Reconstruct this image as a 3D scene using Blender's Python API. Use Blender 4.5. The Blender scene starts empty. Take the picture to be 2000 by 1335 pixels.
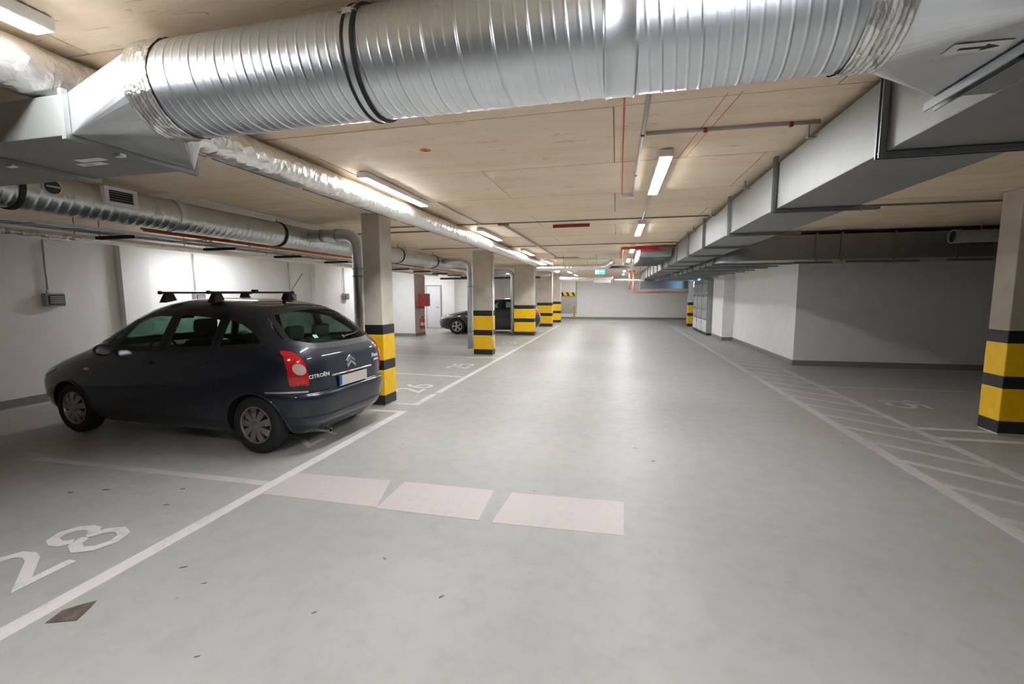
import bpy, bmesh, math, random
import numpy as np
from mathutils import Vector, Matrix

random.seed(7)
SC = bpy.context.scene
COL = SC.collection
R = math.radians
PI = math.pi

# ------------------------------------------------------------------ camera, world, exposure
F_PX, IMG_W = 870.5, 2000.0
YAW, PITCH, ROLL = R(13.12), R(6.14), R(-0.255)
CAM_H = 1.70
cam_d = bpy.data.cameras.new('camera')
cam_d.sensor_fit = 'HORIZONTAL'; cam_d.sensor_width = 36.0
cam_d.lens = 36.0 * F_PX / IMG_W
cam_d.clip_start = 0.02; cam_d.clip_end = 200
cam = bpy.data.objects.new('camera', cam_d); COL.objects.link(cam)
_f = Vector((-math.sin(YAW) * math.cos(PITCH), math.cos(YAW) * math.cos(PITCH), -math.sin(PITCH)))
_r = Vector((math.cos(YAW), math.sin(YAW), 0)); _u = _r.cross(_f)
_cr, _sr = math.cos(ROLL), math.sin(ROLL)
_rx = _r * _cr + _u * _sr; _uy = -_r * _sr + _u * _cr
M3 = Matrix((_rx, _uy, -_f)).transposed()
cam.matrix_world = Matrix.Translation((0, 0, CAM_H)) @ M3.to_4x4()
SC.camera = cam

world = bpy.data.worlds.new('world'); SC.world = world; world.use_nodes = True
world.node_tree.nodes['Background'].inputs[0].default_value = (0.6, 0.65, 0.7, 1)
world.node_tree.nodes['Background'].inputs[1].default_value = 0.0

SC.view_settings.view_transform = 'Standard'; SC.view_settings.look = 'None'
SC.view_settings.gamma = 1.0; SC.view_settings.use_curve_mapping = False
SC.view_settings.exposure = 2.10
try:
    SC.cycles.use_denoising = True
    SC.cycles.max_bounces = 7; SC.cycles.diffuse_bounces = 5; SC.cycles.glossy_bounces = 3
    SC.cycles.use_adaptive_sampling = True; SC.cycles.adaptive_threshold = 0.065; SC.cycles.adaptive_min_samples = 16
    SC.cycles.transparent_max_bounces = 12
    SC.cycles.sample_clamp_indirect = 25.0
    SC.cycles.blur_glossy = 1.0; SC.cycles.caustics_reflective = True; SC.cycles.caustics_refractive = False
except Exception:
    pass
LAMP_STRENGTH = 30.0

# ------------------------------------------------------------------ materials
MATS = {}
def newmat(name):
    m = bpy.data.materials.new(name); m.use_nodes = True
    nt = m.node_tree; b = nt.nodes['Principled BSDF']
    MATS[name] = m
    return m, nt, b
def N(nt, t, **kw):
    n = nt.nodes.new(t)
    for k, v in kw.items():
        if hasattr(n, k): setattr(n, k, v)
        else: n.inputs[k].default_value = v
    return n
def plain(name, col, rough=0.5, metal=0.0, noise=0.06, scale=8.0, bump=0.0, bscale=60.0, coat=0.0, spec=0.5):
    m, nt, b = newmat(name)
    tc = N(nt, 'ShaderNodeTexCoord')
    no = N(nt, 'ShaderNodeTexNoise'); no.inputs['Scale'].default_value = scale; no.inputs['Detail'].default_value = 4
    nt.links.new(tc.outputs['Object'], no.inputs['Vector'])
    mp = N(nt, 'ShaderNodeMapRange')
    mp.inputs['From Min'].default_value = 0.3; mp.inputs['From Max'].default_value = 0.7
    mp.inputs['To Min'].default_value = 1 - noise; mp.inputs['To Max'].default_value = 1 + noise
    nt.links.new(no.outputs['Fac'], mp.inputs['Value'])
    mx = N(nt, 'ShaderNodeVectorMath', operation='SCALE'); mx.inputs[0].default_value = col[:3]
    nt.links.new(mp.outputs['Result'], mx.inputs['Scale'])
    nt.links.new(mx.outputs[0], b.inputs['Base Color'])
    b.inputs['Roughness'].default_value = rough; b.inputs['Metallic'].default_value = metal
    b.inputs['Specular IOR Level'].default_value = spec
    if coat: b.inputs['Coat Weight'].default_value = coat; b.inputs['Coat Roughness'].default_value = 0.05
    if bump:
        n2 = N(nt, 'ShaderNodeTexNoise'); n2.inputs['Scale'].default_value = bscale; n2.inputs['Detail'].default_value = 5
        nt.links.new(tc.outputs['Object'], n2.inputs['Vector'])
        bp = N(nt, 'ShaderNodeBump'); bp.inputs['Strength'].default_value = bump; bp.inputs['Distance'].default_value = 0.01
        nt.links.new(n2.outputs['Fac'], bp.inputs['Height']); nt.links.new(bp.outputs['Normal'], b.inputs['Normal'])
    return m

def ramp(nt, fac, stops):
    r = N(nt, 'ShaderNodeValToRGB'); e = r.color_ramp.elements
    while len(e) < len(stops): e.new(0.5)
    for i, (p, c) in enumerate(stops):
        e[i].position = p; e[i].color = (*c, 1) if len(c) == 3 else c
    nt.links.new(fac, r.inputs['Fac'])
    return r
def mixrgb(nt, fac, a, b_, blend='MIX'):
    m = N(nt, 'ShaderNodeMix', data_type='RGBA', blend_type=blend)
    for s, v in (('Factor', fac), ('A', a), ('B', b_)):
        inp = [i for i in m.inputs if i.name == s and i.enabled and (s == 'Factor') == (i.type == 'VALUE')]
        inp = inp[0]
        if hasattr(v, 'links') or isinstance(v, bpy.types.NodeSocket): nt.links.new(v, inp)
        elif s == 'Factor': inp.default_value = v
        else: inp.default_value = (*v, 1)
    return [o for o in m.outputs if o.type == 'RGBA'][0]

def floor_mat():
    m, nt, b = newmat('floor_epoxy')
    tc = N(nt, 'ShaderNodeTexCoord')
    big = N(nt, 'ShaderNodeTexNoise'); big.inputs['Scale'].default_value = 0.55; big.inputs['Detail'].default_value = 5
    nt.links.new(tc.outputs['Object'], big.inputs['Vector'])
    base = ramp(nt, big.outputs['Fac'], [(0.3, (0.360, 0.360, 0.340)), (0.7, (0.415, 0.410, 0.393))])
    mid = N(nt, 'ShaderNodeTexNoise'); mid.inputs['Scale'].default_value = 6; mid.inputs['Detail'].default_value = 8; mid.inputs['Roughness'].default_value = 0.7
    nt.links.new(tc.outputs['Object'], mid.inputs['Vector'])
    r2 = ramp(nt, mid.outputs['Fac'], [(0.30, (0.88, 0.87, 0.84)), (0.55, (1, 1, 1))])
    c1 = mixrgb(nt, 0.8, base.outputs['Color'], r2.outputs['Color'], 'MULTIPLY')
    # dark rubber scuffs and droplets, scattered
    vo = N(nt, 'ShaderNodeTexVoronoi'); vo.inputs['Scale'].default_value = 3.1; vo.inputs['Randomness'].default_value = 1
    wn = N(nt, 'ShaderNodeTexNoise'); wn.inputs['Scale'].default_value = 9
    nt.links.new(tc.outputs['Object'], wn.inputs['Vector'])
    ad = N(nt, 'ShaderNodeVectorMath', operation='MULTIPLY_ADD')
    nt.links.new(wn.outputs['Color'], ad.inputs[0]); ad.inputs[1].default_value = (0.09, 0.09, 0.0)
    nt.links.new(tc.outputs['Object'], ad.inputs[2])
    nt.links.new(ad.outputs[0], vo.inputs['Vector'])
    sp = ramp(nt, vo.outputs['Distance'], [(0.03, (1, 1, 1)), (0.06, (0, 0, 0))])
    sel = N(nt, 'ShaderNodeMath', operation='GREATER_THAN'); sel.inputs[1].default_value = 0.72
    sp_c = N(nt, 'ShaderNodeSeparateColor'); nt.links.new(vo.outputs['Color'], sp_c.inputs[0])
    nt.links.new(sp_c.outputs[0], sel.inputs[0])
    ml = N(nt, 'ShaderNodeMath', operation='MULTIPLY'); nt.links.new(sp.outputs['Color'], ml.inputs[0]); nt.links.new(sel.outputs[0], ml.inputs[1])
    m2 = N(nt, 'ShaderNodeMath', operation='MULTIPLY'); nt.links.new(ml.outputs[0], m2.inputs[0]); m2.inputs[1].default_value = 0.65
    c2 = mixrgb(nt, m2.outputs[0], c1, (0.07, 0.065, 0.055))
    nt.links.new(c2, b.inputs['Base Color'])
    rr = ramp(nt, mid.outputs['Fac'], [(0.3, (0.44, 0.44, 0.44)), (0.7, (0.36, 0.36, 0.36))])
    nt.links.new(rr.outputs['Color'], b.inputs['Roughness'])
    fine = N(nt, 'ShaderNodeTexNoise'); fine.inputs['Scale'].default_value = 220; fine.inputs['Detail'].default_value = 3
    nt.links.new(tc.outputs['Object'], fine.inputs['Vector'])
    bp = N(nt, 'ShaderNodeBump'); bp.inputs['Strength'].default_value = 0.25; bp.inputs['Distance'].default_value = 0.004
    nt.links.new(fine.outputs['Fac'], bp.inputs['Height']); nt.links.new(bp.outputs['Normal'], b.inputs['Normal'])
    b.inputs['Specular IOR Level'].default_value = 0.22
    return m

def ceiling_mat():
    m, nt, b = newmat('ceiling_concrete')
    tc = N(nt, 'ShaderNodeTexCoord'); oi = N(nt, 'ShaderNodeObjectInfo')
    geo = N(nt, 'ShaderNodeNewGeometry')
    mp = N(nt, 'ShaderNodeMapping'); mp.inputs['Scale'].default_value = (0.7, 3.2, 1)
    nt.links.new(geo.outputs['Position'], mp.inputs['Vector'])
    off = N(nt, 'ShaderNodeVectorMath', operation='ADD'); nt.links.new(mp.outputs[0], off.inputs[0])
    sc = N(nt, 'ShaderNodeMath', operation='MULTIPLY'); sc.inputs[1].default_value = 60; nt.links.new(oi.outputs['Random'], sc.inputs[0])
    cmb = N(nt, 'ShaderNodeCombineXYZ'); nt.links.new(sc.outputs[0], cmb.inputs[0]); nt.links.new(sc.outputs[0], cmb.inputs[1])
    nt.links.new(cmb.outputs[0], off.inputs[1])
    n1 = N(nt, 'ShaderNodeTexNoise'); n1.inputs['Scale'].default_value = 1.6; n1.inputs['Detail'].default_value = 8; n1.inputs['Roughness'].default_value = 0.62
    nt.links.new(off.outputs[0], n1.inputs['Vector'])
    base = ramp(nt, n1.outputs['Fac'], [(0.25, (0.83, 0.63, 0.43)), (0.5, (0.92, 0.745, 0.55)), (0.75, (0.94, 0.81, 0.645))])
    oi2 = N(nt, 'ShaderNodeMapRange'); oi2.inputs['To Min'].default_value = 0.94; oi2.inputs['To Max'].default_value = 1.03
    nt.links.new(oi.outputs['Random'], oi2.inputs['Value'])
    vs = N(nt, 'ShaderNodeVectorMath', operation='SCALE'); nt.links.new(base.outputs['Color'], vs.inputs[0]); nt.links.new(oi2.outputs[0], vs.inputs['Scale'])
    # thin dark streaks and blow holes
    n2 = N(nt, 'ShaderNodeTexNoise'); n2.inputs['Scale'].default_value = 7; n2.inputs['Detail'].default_value = 6; n2.inputs['Distortion'].default_value = 1.2
    nt.links.new(off.outputs[0], n2.inputs['Vector'])
    st = ramp(nt, n2.outputs['Fac'], [(0.27, (0.60, 0.55, 0.46)), (0.37, (1, 1, 1))])
    c1 = mixrgb(nt, 0.7, vs.outputs[0], st.outputs['Color'], 'MULTIPLY')
    vo = N(nt, 'ShaderNodeTexVoronoi'); vo.inputs['Scale'].default_value = 5.0
    nt.links.new(geo.outputs['Position'], vo.inputs['Vector'])
    ho = ramp(nt, vo.outputs['Distance'], [(0.018, (0.35, 0.3, 0.25)), (0.035, (1, 1, 1))])
    c2 = mixrgb(nt, 0.75, c1, ho.outputs['Color'], 'MULTIPLY')
    nt.links.new(c2, b.inputs['Base Color'])
    b.inputs['Roughness'].default_value = 0.6; b.inputs['Specular IOR Level'].default_value = 0.35
    bp = N(nt, 'ShaderNodeBump'); bp.inputs['Strength'].default_value = 0.2; bp.inputs['Distance'].default_value = 0.01
    nt.links.new(n2.outputs['Fac'], bp.inputs['Height']); nt.links.new(bp.outputs['Normal'], b.inputs['Normal'])
    return m

def metal_mat(name, col, rough, spangle=0.08, stretch=(1, 1, 1), rvar=0.06, scale=24, metal=1.0):
    m, nt, b = newmat(name)
    tc = N(nt, 'ShaderNodeTexCoord')
    mp = N(nt, 'ShaderNodeMapping'); mp.inputs['Scale'].default_value = stretch
    nt.links.new(tc.outputs['Object'], mp.inputs['Vector'])
    vo = N(nt, 'ShaderNodeTexVoronoi'); vo.inputs['Scale'].default_value = scale
    nt.links.new(mp.outputs[0], vo.inputs['Vector'])
    no = N(nt, 'ShaderNodeTexNoise'); no.inputs['Scale'].default_value = 2.5; no.inputs['Detail'].default_value = 6
    nt.links.new(mp.outputs[0], no.inputs['Vector'])
    s1 = N(nt, 'ShaderNodeSeparateColor'); nt.links.new(vo.outputs['Color'], s1.inputs[0])
    mr = N(nt, 'ShaderNodeMapRange'); mr.inputs['To Min'].default_value = 1 - spangle; mr.inputs['To Max'].default_value = 1 + spangle
    nt.links.new(s1.outputs[0], mr.inputs['Value'])
    vs = N(nt, 'ShaderNodeVectorMath', operation='SCALE'); vs.inputs[0].default_value = col
    nt.links.new(mr.outputs[0], vs.inputs['Scale'])
    rg = ramp(nt, no.outputs['Fac'], [(0.3, (0.80, 0.80, 0.82)), (0.7, (1.0, 1.0, 1.0))])
    c = mixrgb(nt, 0.6, vs.outputs[0], rg.outputs['Color'], 'MULTIPLY')
    nt.links.new(c, b.inputs['Base Color'])
    rr = N(nt, 'ShaderNodeMapRange'); rr.inputs['To Min'].default_value = rough - rvar / 2; rr.inputs['To Max'].default_value = rough + rvar / 2
    nt.links.new(no.outputs['Fac'], rr.inputs['Value']); nt.links.new(rr.outputs[0], b.inputs['Roughness'])
    b.inputs['Metallic'].default_value = metal
    return m

def foil_mat():
    m, nt, b = newmat('aluminium_foil')
    geo = N(nt, 'ShaderNodeNewGeometry')
    vo = N(nt, 'ShaderNodeTexVoronoi'); vo.inputs['Scale'].default_value = 14; vo.feature = 'F1'
    n1 = N(nt, 'ShaderNodeTexNoise'); n1.inputs['Scale'].default_value = 11; n1.inputs['Detail'].default_value = 6; n1.inputs['Distortion'].default_value = 1.5
    nt.links.new(geo.outputs['Position'], n1.inputs['Vector']); nt.links.new(geo.outputs['Position'], vo.inputs['Vector'])
    ad = N(nt, 'ShaderNodeMath', operation='ADD'); nt.links.new(vo.outputs['Distance'], ad.inputs[0]); nt.links.new(n1.outputs['Fac'], ad.inputs[1])
    bp = N(nt, 'ShaderNodeBump'); bp.inputs['Strength'].default_value = 0.50; bp.inputs['Distance'].default_value = 0.02
    nt.links.new(ad.outputs[0], bp.inputs['Height']); nt.links.new(bp.outputs['Normal'], b.inputs['Normal'])
    b.inputs['Base Color'].default_value = (0.86, 0.85, 0.83, 1); b.inputs['Metallic'].default_value = 1.0; b.inputs['Roughness'].default_value = 0.33
    return m

def paint_line_mat(name, col, under, wear=0.5, scale=5):
    m, nt, b = newmat(name)
    geo = N(nt, 'ShaderNodeNewGeometry')
    n1 = N(nt, 'ShaderNodeTexNoise'); n1.inputs['Scale'].default_value = scale; n1.inputs['Detail'].default_value = 10; n1.inputs['Roughness'].default_value = 0.75
    nt.links.new(geo.outputs['Position'], n1.inputs['Vector'])
    n2 = N(nt, 'ShaderNodeTexNoise'); n2.inputs['Scale'].default_value = 1.3; n2.inputs['Detail'].default_value = 3
    nt.links.new(geo.outputs['Position'], n2.inputs['Vector'])
    ad = N(nt, 'ShaderNodeMath', operation='MULTIPLY_ADD'); nt.links.new(n2.outputs['Fac'], ad.inputs[0]); ad.inputs[1].default_value = 0.6
    nt.links.new(n1.outputs['Fac'], ad.inputs[2])
    rp = ramp(nt, ad.outputs[0], [(0.80 + 0.25 * (0.5 - wear), col), (1.05 + 0.25 * (0.5 - wear), under)])
    nt.links.new(rp.outputs['Color'], b.inputs['Base Color'])
    b.inputs['Roughness'].default_value = 0.5
    return m

def emit_mat(name, col, strength):
    m, nt, b = newmat(name)
    b.inputs['Base Color'].default_value = (*col, 1)
    b.inputs['Emission Color'].default_value = (*col, 1); b.inputs['Emission Strength'].default_value = strength
    return m

def glass_mat(name, tint, refl=0.6):
    m, nt, b = newmat(name)
    nt.nodes.remove(b)
    out = nt.nodes['Material Output']
    tr = N(nt, 'ShaderNodeBsdfTransparent'); tr.inputs[0].default_value = (*tint, 1)
    gl = N(nt, 'ShaderNodeBsdfGlossy'); gl.inputs['Color'].default_value = (0.9, 0.95, 0.95, 1); gl.inputs['Roughness'].default_value = 0.02
    fr = N(nt, 'ShaderNodeFresnel'); fr.inputs['IOR'].default_value = 1.5
    ml = N(nt, 'ShaderNodeMath', operation='MULTIPLY'); ml.inputs[1].default_value = refl; nt.links.new(fr.outputs[0], ml.inputs[0])
    mx = N(nt, 'ShaderNodeMixShader'); nt.links.new(ml.outputs[0], mx.inputs[0]); nt.links.new(tr.outputs[0], mx.inputs[1]); nt.links.new(gl.outputs[0], mx.inputs[2])
    nt.links.new(mx.outputs[0], out.inputs['Surface'])
    return m

def car_paint(name, col):
    m, nt, b = newmat(name)
    tc = N(nt, 'ShaderNodeTexCoord'); vo = N(nt, 'ShaderNodeTexVoronoi'); vo.inputs['Scale'].default_value = 900
    nt.links.new(tc.outputs['Object'], vo.inputs['Vector'])
    s = N(nt, 'ShaderNodeSeparateColor'); nt.links.new(vo.outputs['Color'], s.inputs[0])
    mr = N(nt, 'ShaderNodeMapRange'); mr.inputs['To Min'].default_value = 0.7; mr.inputs['To Max'].default_value = 1.3
    nt.links.new(s.outputs[0], mr.inputs['Value'])
    vs = N(nt, 'ShaderNodeVectorMath', operation='SCALE'); vs.inputs[0].default_value = col; nt.links.new(mr.outputs[0], vs.inputs['Scale'])
    nt.links.new(vs.outputs[0], b.inputs['Base Color'])
    b.inputs['Metallic'].default_value = 0.55; b.inputs['Roughness'].default_value = 0.42
    b.inputs['Coat Weight'].default_value = 1.0; b.inputs['Coat Roughness'].default_value = 0.04
    return m

floor_mat(); ceiling_mat(); foil_mat()
plain('wall_white', (0.88, 0.88, 0.88), 0.75, noise=0.025, scale=3, bump=0.06, bscale=90)
plain('baseboard_grey', (0.26, 0.26, 0.235), 0.5, noise=0.05)
plain('pillar_concrete', (0.58, 0.525, 0.455), 0.7, noise=0.10, scale=4, bump=0.25, bscale=30)
plain('pillar_white', (0.70, 0.68, 0.65), 0.7, noise=0.05, scale=3, bump=0.05)
plain('band_black', (0.022, 0.021, 0.022), 0.42, noise=0.2)
plain('band_yellow', (0.93, 0.555, 0.006), 0.40, noise=0.06)
metal_mat('galvanised', (0.82, 0.865, 0.905), 0.36, 0.012)
metal_mat('galvanised_sheet', (0.80, 0.82, 0.84), 0.42, 0.012)
metal_mat('galvanised_slim', (0.74, 0.77, 0.77), 0.36, 0.012)
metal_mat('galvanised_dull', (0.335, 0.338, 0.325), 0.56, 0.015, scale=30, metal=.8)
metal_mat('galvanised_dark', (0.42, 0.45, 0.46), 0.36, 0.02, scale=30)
metal_mat('strut_steel', (0.40, 0.42, 0.44), 0.42, 0.05)
plain('rubber_black', (0.012, 0.012, 0.014), 0.6)
plain('conduit_grey', (0.50, 0.47, 0.43), 0.5)
plain('conduit_dark', (0.17, 0.16, 0.145), 0.55)
plain('conduit_orange', (0.80, 0.17, 0.045), 0.5)
plain('pipe_rust', (0.50, 0.17, 0.09), 0.5)
plain('red_paint', (0.62, 0.03, 0.025), 0.4)
plain('dark_red', (0.30, 0.015, 0.02), 0.45)
plain('letter_silver', (0.62, 0.63, 0.66), 0.35)
plain('cabinet_red', (0.42, 0.035, 0.035), 0.42)
plain('lamp_white', (0.80, 0.80, 0.81), 0.35, noise=0.02)
plain('plastic_grey', (0.36, 0.37, 0.37), 0.5)
plain('plastic_dark', (0.05, 0.052, 0.055), 0.45)
plain('plastic_black', (0.012, 0.012, 0.013), 0.45)
plain('sticker_white', (0.80, 0.78, 0.76), 0.5, noise=0.02)
plain('door_white', (0.70, 0.71, 0.73), 0.45, noise=0.02)
plain('pvc_white', (0.62, 0.61, 0.58), 0.4, noise=0.05)
paint_line_mat('line_paint', (0.66, 0.625, 0.625), (0.46, 0.45, 0.43), 0.4)
paint_line_mat('line_worn', (0.54, 0.515, 0.51), (0.42, 0.41, 0.40), 0.5)
paint_line_mat('number_paint', (0.70, 0.68, 0.68), (0.44, 0.435, 0.42), 0.45)
paint_line_mat('patch_pink', (0.515, 0.465, 0.455), (0.455, 0.415, 0.405), 0.5, 14)
plain('patch_brown', (0.115, 0.090, 0.075), 0.7, noise=0.35, scale=22)
plain('mark_red', (0.75, 0.12, 0.07), 0.7)
emit_mat('lamp_light', (0.95, 0.97, 1.0), LAMP_STRENGTH)
emit_mat('sign_green', (0.02, 0.62, 0.42), 1.6)
emit_mat('sign_white', (0.75, 1.0, 0.92), 2.2)
emit_mat('panel_blue_light', (0.35, 0.65, 1.0), 4.0)
car_paint('paint_blue_grey', (0.014, 0.019, 0.034))
car_paint('paint_dark_grey', (0.045, 0.043, 0.046))
glass_mat('glass_green', (0.50, 0.74, 0.66), 0.7)
glass_mat('glass_dark', (0.10, 0.14, 0.13), 0.8)
plain('tyre', (0.016, 0.016, 0.016), 0.75, bump=0.2, bscale=120)
metal_mat('hubcap_silver', (0.45, 0.42, 0.42), 0.42, 0.02)
metal_mat('alloy_silver', (0.70, 0.70, 0.71), 0.30, 0.02)
metal_mat('chrome', (0.80, 0.80, 0.82), 0.16, 0.0, rvar=0.02)
plain('tail_red', (0.60, 0.010, 0.012), 0.12, noise=0.05, coat=1.0)
plain('tail_clear', (0.62, 0.50, 0.44), 0.15, noise=0.05, coat=1.0)
plain('plate_beige', (0.55, 0.49, 0.45), 0.5, noise=0.04)
plain('plate_blue', (0.015, 0.08, 0.42), 0.45)
plain('seat_fabric', (0.017, 0.017, 0.018), 0.9, noise=0.2, scale=60)
plain('under_black', (0.010, 0.010, 0.010), 0.85)
plain('headlamp_clear', (0.45, 0.46, 0.48), 0.1, coat=1.0)

# ------------------------------------------------------------------ object helpers
def tag(o, label=None, cat=None, group=None, kind=None):
    if label: o['label'] = label
    if cat: o['category'] = cat
    if group: o['group'] = group
    if kind: o['kind'] = kind
    return o
WORLD = {}
def thing(name, loc, label, cat, group=None, rot=0.0):
    o = bpy.data.objects.new(name, None); COL.objects.link(o)
    o.location = loc; o.rotation_euler = (0, 0, rot); o.empty_display_size = 0.2
    WORLD[o.name] = Matrix.Translation(loc) @ Matrix.Rotation(rot, 4, 'Z')
    return tag(o, label, cat, group)
def attach(o, parent, local=False):
    if parent is None:
        WORLD[o.name] = Matrix.Identity(4); return o
    o.parent = parent
    if local:
        WORLD[o.name] = WORLD[parent.name]
    else:
        o.matrix_parent_inverse = WORLD[parent.name].inverted()
        WORLD[o.name] = Matrix.Identity(4)
    return o
def copy_tree(o, delta, parent=None):
    c = o.copy(); COL.objects.link(c)
    if parent is None:
        c.location = o.location + Vector(delta)
    else:
        c.parent = parent; c.matrix_parent_inverse = o.matrix_parent_inverse.copy()
    WORLD[c.name] = Matrix.Translation(delta) @ WORLD[o.name]
    for ch in o.children: copy_tree(ch, delta, c)
    return c

class MB:
    def __init__(s): s.v = []; s.f = []
    def frame(s, axis, a0, a1, o, i):
        # rectangular ring (outer rect o, inner rect i, each u0,u1,v0,v1) between a0 and a1 along axis
        def P(u, v, a): return {'x': (a, u, v), 'y': (u, a, v), 'z': (u, v, a)}[axis]
        q = lambda r, a: [P(r[0], r[2], a), P(r[1], r[2], a), P(r[1], r[3], a), P(r[0], r[3], a)]
        v = q(o, a0) + q(i, a0) + q(o, a1) + q(i, a1); f = []
        for k in range(4):
            n = (k + 1) % 4
            f += [(k, n, 4 + n, 4 + k), (8 + k, 8 + n, 12 + n, 12 + k), (k, n, 8 + n, 8 + k), (4 + k, 4 + n, 12 + n, 12 + k)]
        return s.add(v, f)
    def weld(s, d=1e-5):
        bm = bmesh.new(); me = bpy.data.meshes.new('w'); me.from_pydata(s.v, [], s.f); bm.from_mesh(me); bpy.data.meshes.remove(me)
        bmesh.ops.remove_doubles(bm, verts=bm.verts[:], dist=d); s.v = []; s.f = []
        return s.bm(bm)
    def add(s, v, f):
        n = len(s.v); s.v += [tuple(map(float, p)) for p in v]; s.f += [tuple(i + n for i in q) for q in f]; return s
    def box(s, x0, x1, y0, y1, z0, z1):
        v = [(x0, y0, z0), (x1, y0, z0), (x1, y1, z0), (x0, y1, z0), (x0, y0, z1), (x1, y0, z1), (x1, y1, z1), (x0, y1, z1)]
        return s.add(v, [(3, 2, 1, 0), (4, 5, 6, 7), (0, 1, 5, 4), (1, 2, 6, 5), (2, 3, 7, 6), (3, 0, 4, 7)])
    def cbox(s, x0, x1, y0, y1, z0, z1, c):
        # box with all edges chamfered
        bm = bmesh.new(); bmesh.ops.create_cube(bm, size=1)
        for v in bm.verts:
            v.co = Vector(((x0 + x1) / 2 + v.co.x * (x1 - x0), (y0 + y1) / 2 + v.co.y * (y1 - y0), (z0 + z1) / 2 + v.co.z * (z1 - z0)))
        bmesh.ops.bevel(bm, geom=bm.edges[:], offset=c, segments=2, affect='EDGES', profile=0.5)
        return s.bm(bm)
    def bm(s, bm):
        bm.verts.ensure_lookup_table(); bm.verts.index_update()
        s.add([v.co for v in bm.verts], [[v.index for v in f.verts] for f in bm.faces]); bm.free(); return s
    def tube(s, path, r, seg=12, caps=True):
        path = [Vector(p) for p in path]; rs = r if isinstance(r, (list, tuple)) else [r] * len(path)
        rings = []; nrm = None
        for i, p in enumerate(path):
            t = (path[min(i + 1, len(path) - 1)] - path[max(i - 1, 0)]).normalized()
            if nrm is None:
                a = Vector((0, 0, 1)) if abs(t.z) < 0.9 else Vector((1, 0, 0))
                nrm = (a - t * a.dot(t)).normalized()
            else:
                nrm = (nrm - t * nrm.dot(t)).normalized()
            bn = t.cross(nrm)
            rings.append([p + (nrm * math.cos(2 * PI * k / seg) + bn * math.sin(2 * PI * k / seg)) * rs[i] for k in range(seg)])
        v = [q for rg in rings for q in rg]; f = []
        for i in range(len(rings) - 1):
            for k in range(seg):
                a = i * seg + k; b_ = i * seg + (k + 1) % seg
                f.append((a, b_, b_ + seg, a + seg))
        if caps:
            f.append(tuple(range(seg))[::-1]); f.append(tuple(range((len(rings) - 1) * seg, len(rings) * seg)))
        return s.add(v, f)
    def lathe(s, prof, axis_o, axis='y', seg=48, closed=False):
        # prof: list of (radius, along)
        v = []; f = []; ox, oy, oz = axis_o
        for (r, a) in prof:
            for k in range(seg):
                c, sn = math.cos(2 * PI * k / seg) * r, math.sin(2 * PI * k / seg) * r
                v.append((ox + c, oy + a, oz + sn) if axis == 'y' else (ox + a, oy + c, oz + sn) if axis == 'x' else (ox + c, oy + sn, oz + a))
        m = len(prof)
        for i in range(m if closed else m - 1):
            j = (i + 1) % m
            for k in range(seg):
                f.append((i * seg + k, i * seg + (k + 1) % seg, j * seg + (k + 1) % seg, j * seg + k))
        return s.add(v, f)
    def prism(s, poly, axis, a0, a1):
        # poly 2D list extruded along axis from a0 to a1
        def P(p, a): return {'x': (a, p[0], p[1]), 'y': (p[0], a, p[1]), 'z': (p[0], p[1], a)}[axis]
        n = len(poly); v = [P(p, a0) for p in poly] + [P(p, a1) for p in poly]
        f = [tuple(range(n))[::-1], tuple(range(n, 2 * n))] + [(i, (i + 1) % n, n + (i + 1) % n, n + i) for i in range(n)]
        return s.add(v, f)
    def build(s, name, mat, parent=None, smooth=False, local=False, angle=None, fix=True):
        me = bpy.data.meshes.new(name); me.from_pydata(s.v, [], s.f)
        if fix:
            b = bmesh.new(); b.from_mesh(me); bmesh.ops.recalc_face_normals(b, faces=b.faces[:]); b.to_mesh(me); b.free()
        if smooth:
            me.polygons.foreach_set('use_smooth', [True] * len(me.polygons))
            if angle is not None: me.set_sharp_from_angle(angle=R(angle))
        me.materials.append(MATS[mat]); me.update()
        o = bpy.data.objects.new(name, me); COL.objects.link(o)
        return attach(o, parent, local)

def bend(path, rad, n=8):
    # round the corners of a polyline
    out = [Vector(path[0])]
    for i in range(1, len(path) - 1):
        p = Vector(path[i]); a = (Vector(path[i - 1]) - p); b = (Vector(path[i + 1]) - p)
        d = min(rad, a.length * 0.49, b.length * 0.49)
        p0 = p + a.normalized() * d; p1 = p + b.normalized() * d
        for k in range(n + 1):
            t = k / n; out.append(p0 * (1 - t) ** 2 + p * 2 * t * (1 - t) + p1 * t * t)
    out.append(Vector(path[-1])); return out

def struct(name, mb, mat, parent=None, label=None):
    o = mb.build(name, mat, parent)
    if parent is None: o['kind'] = 'structure'
    if label: o['label'] = label
    return o

CZ = 2.88            # underside of the concrete slab
X_L, X_R, Y_B, Y_F = -9.0, 21.0, -9.0, 30.7

# ------------------------------------------------------------------ structure
floor = struct('floor', MB().box(-10.2, X_R + .3, Y_B - .3, Y_F + .3, -0.2, 0), 'floor_epoxy', label='grey green glossy epoxy floor of the garage')
ceiling = struct('ceiling', MB().box(-10.2, X_R + .3, Y_B - .3, Y_F + .3, CZ + 0.03, CZ + 0.3), 'ceiling_concrete', label='bare tan concrete slab cast in boards')
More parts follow.
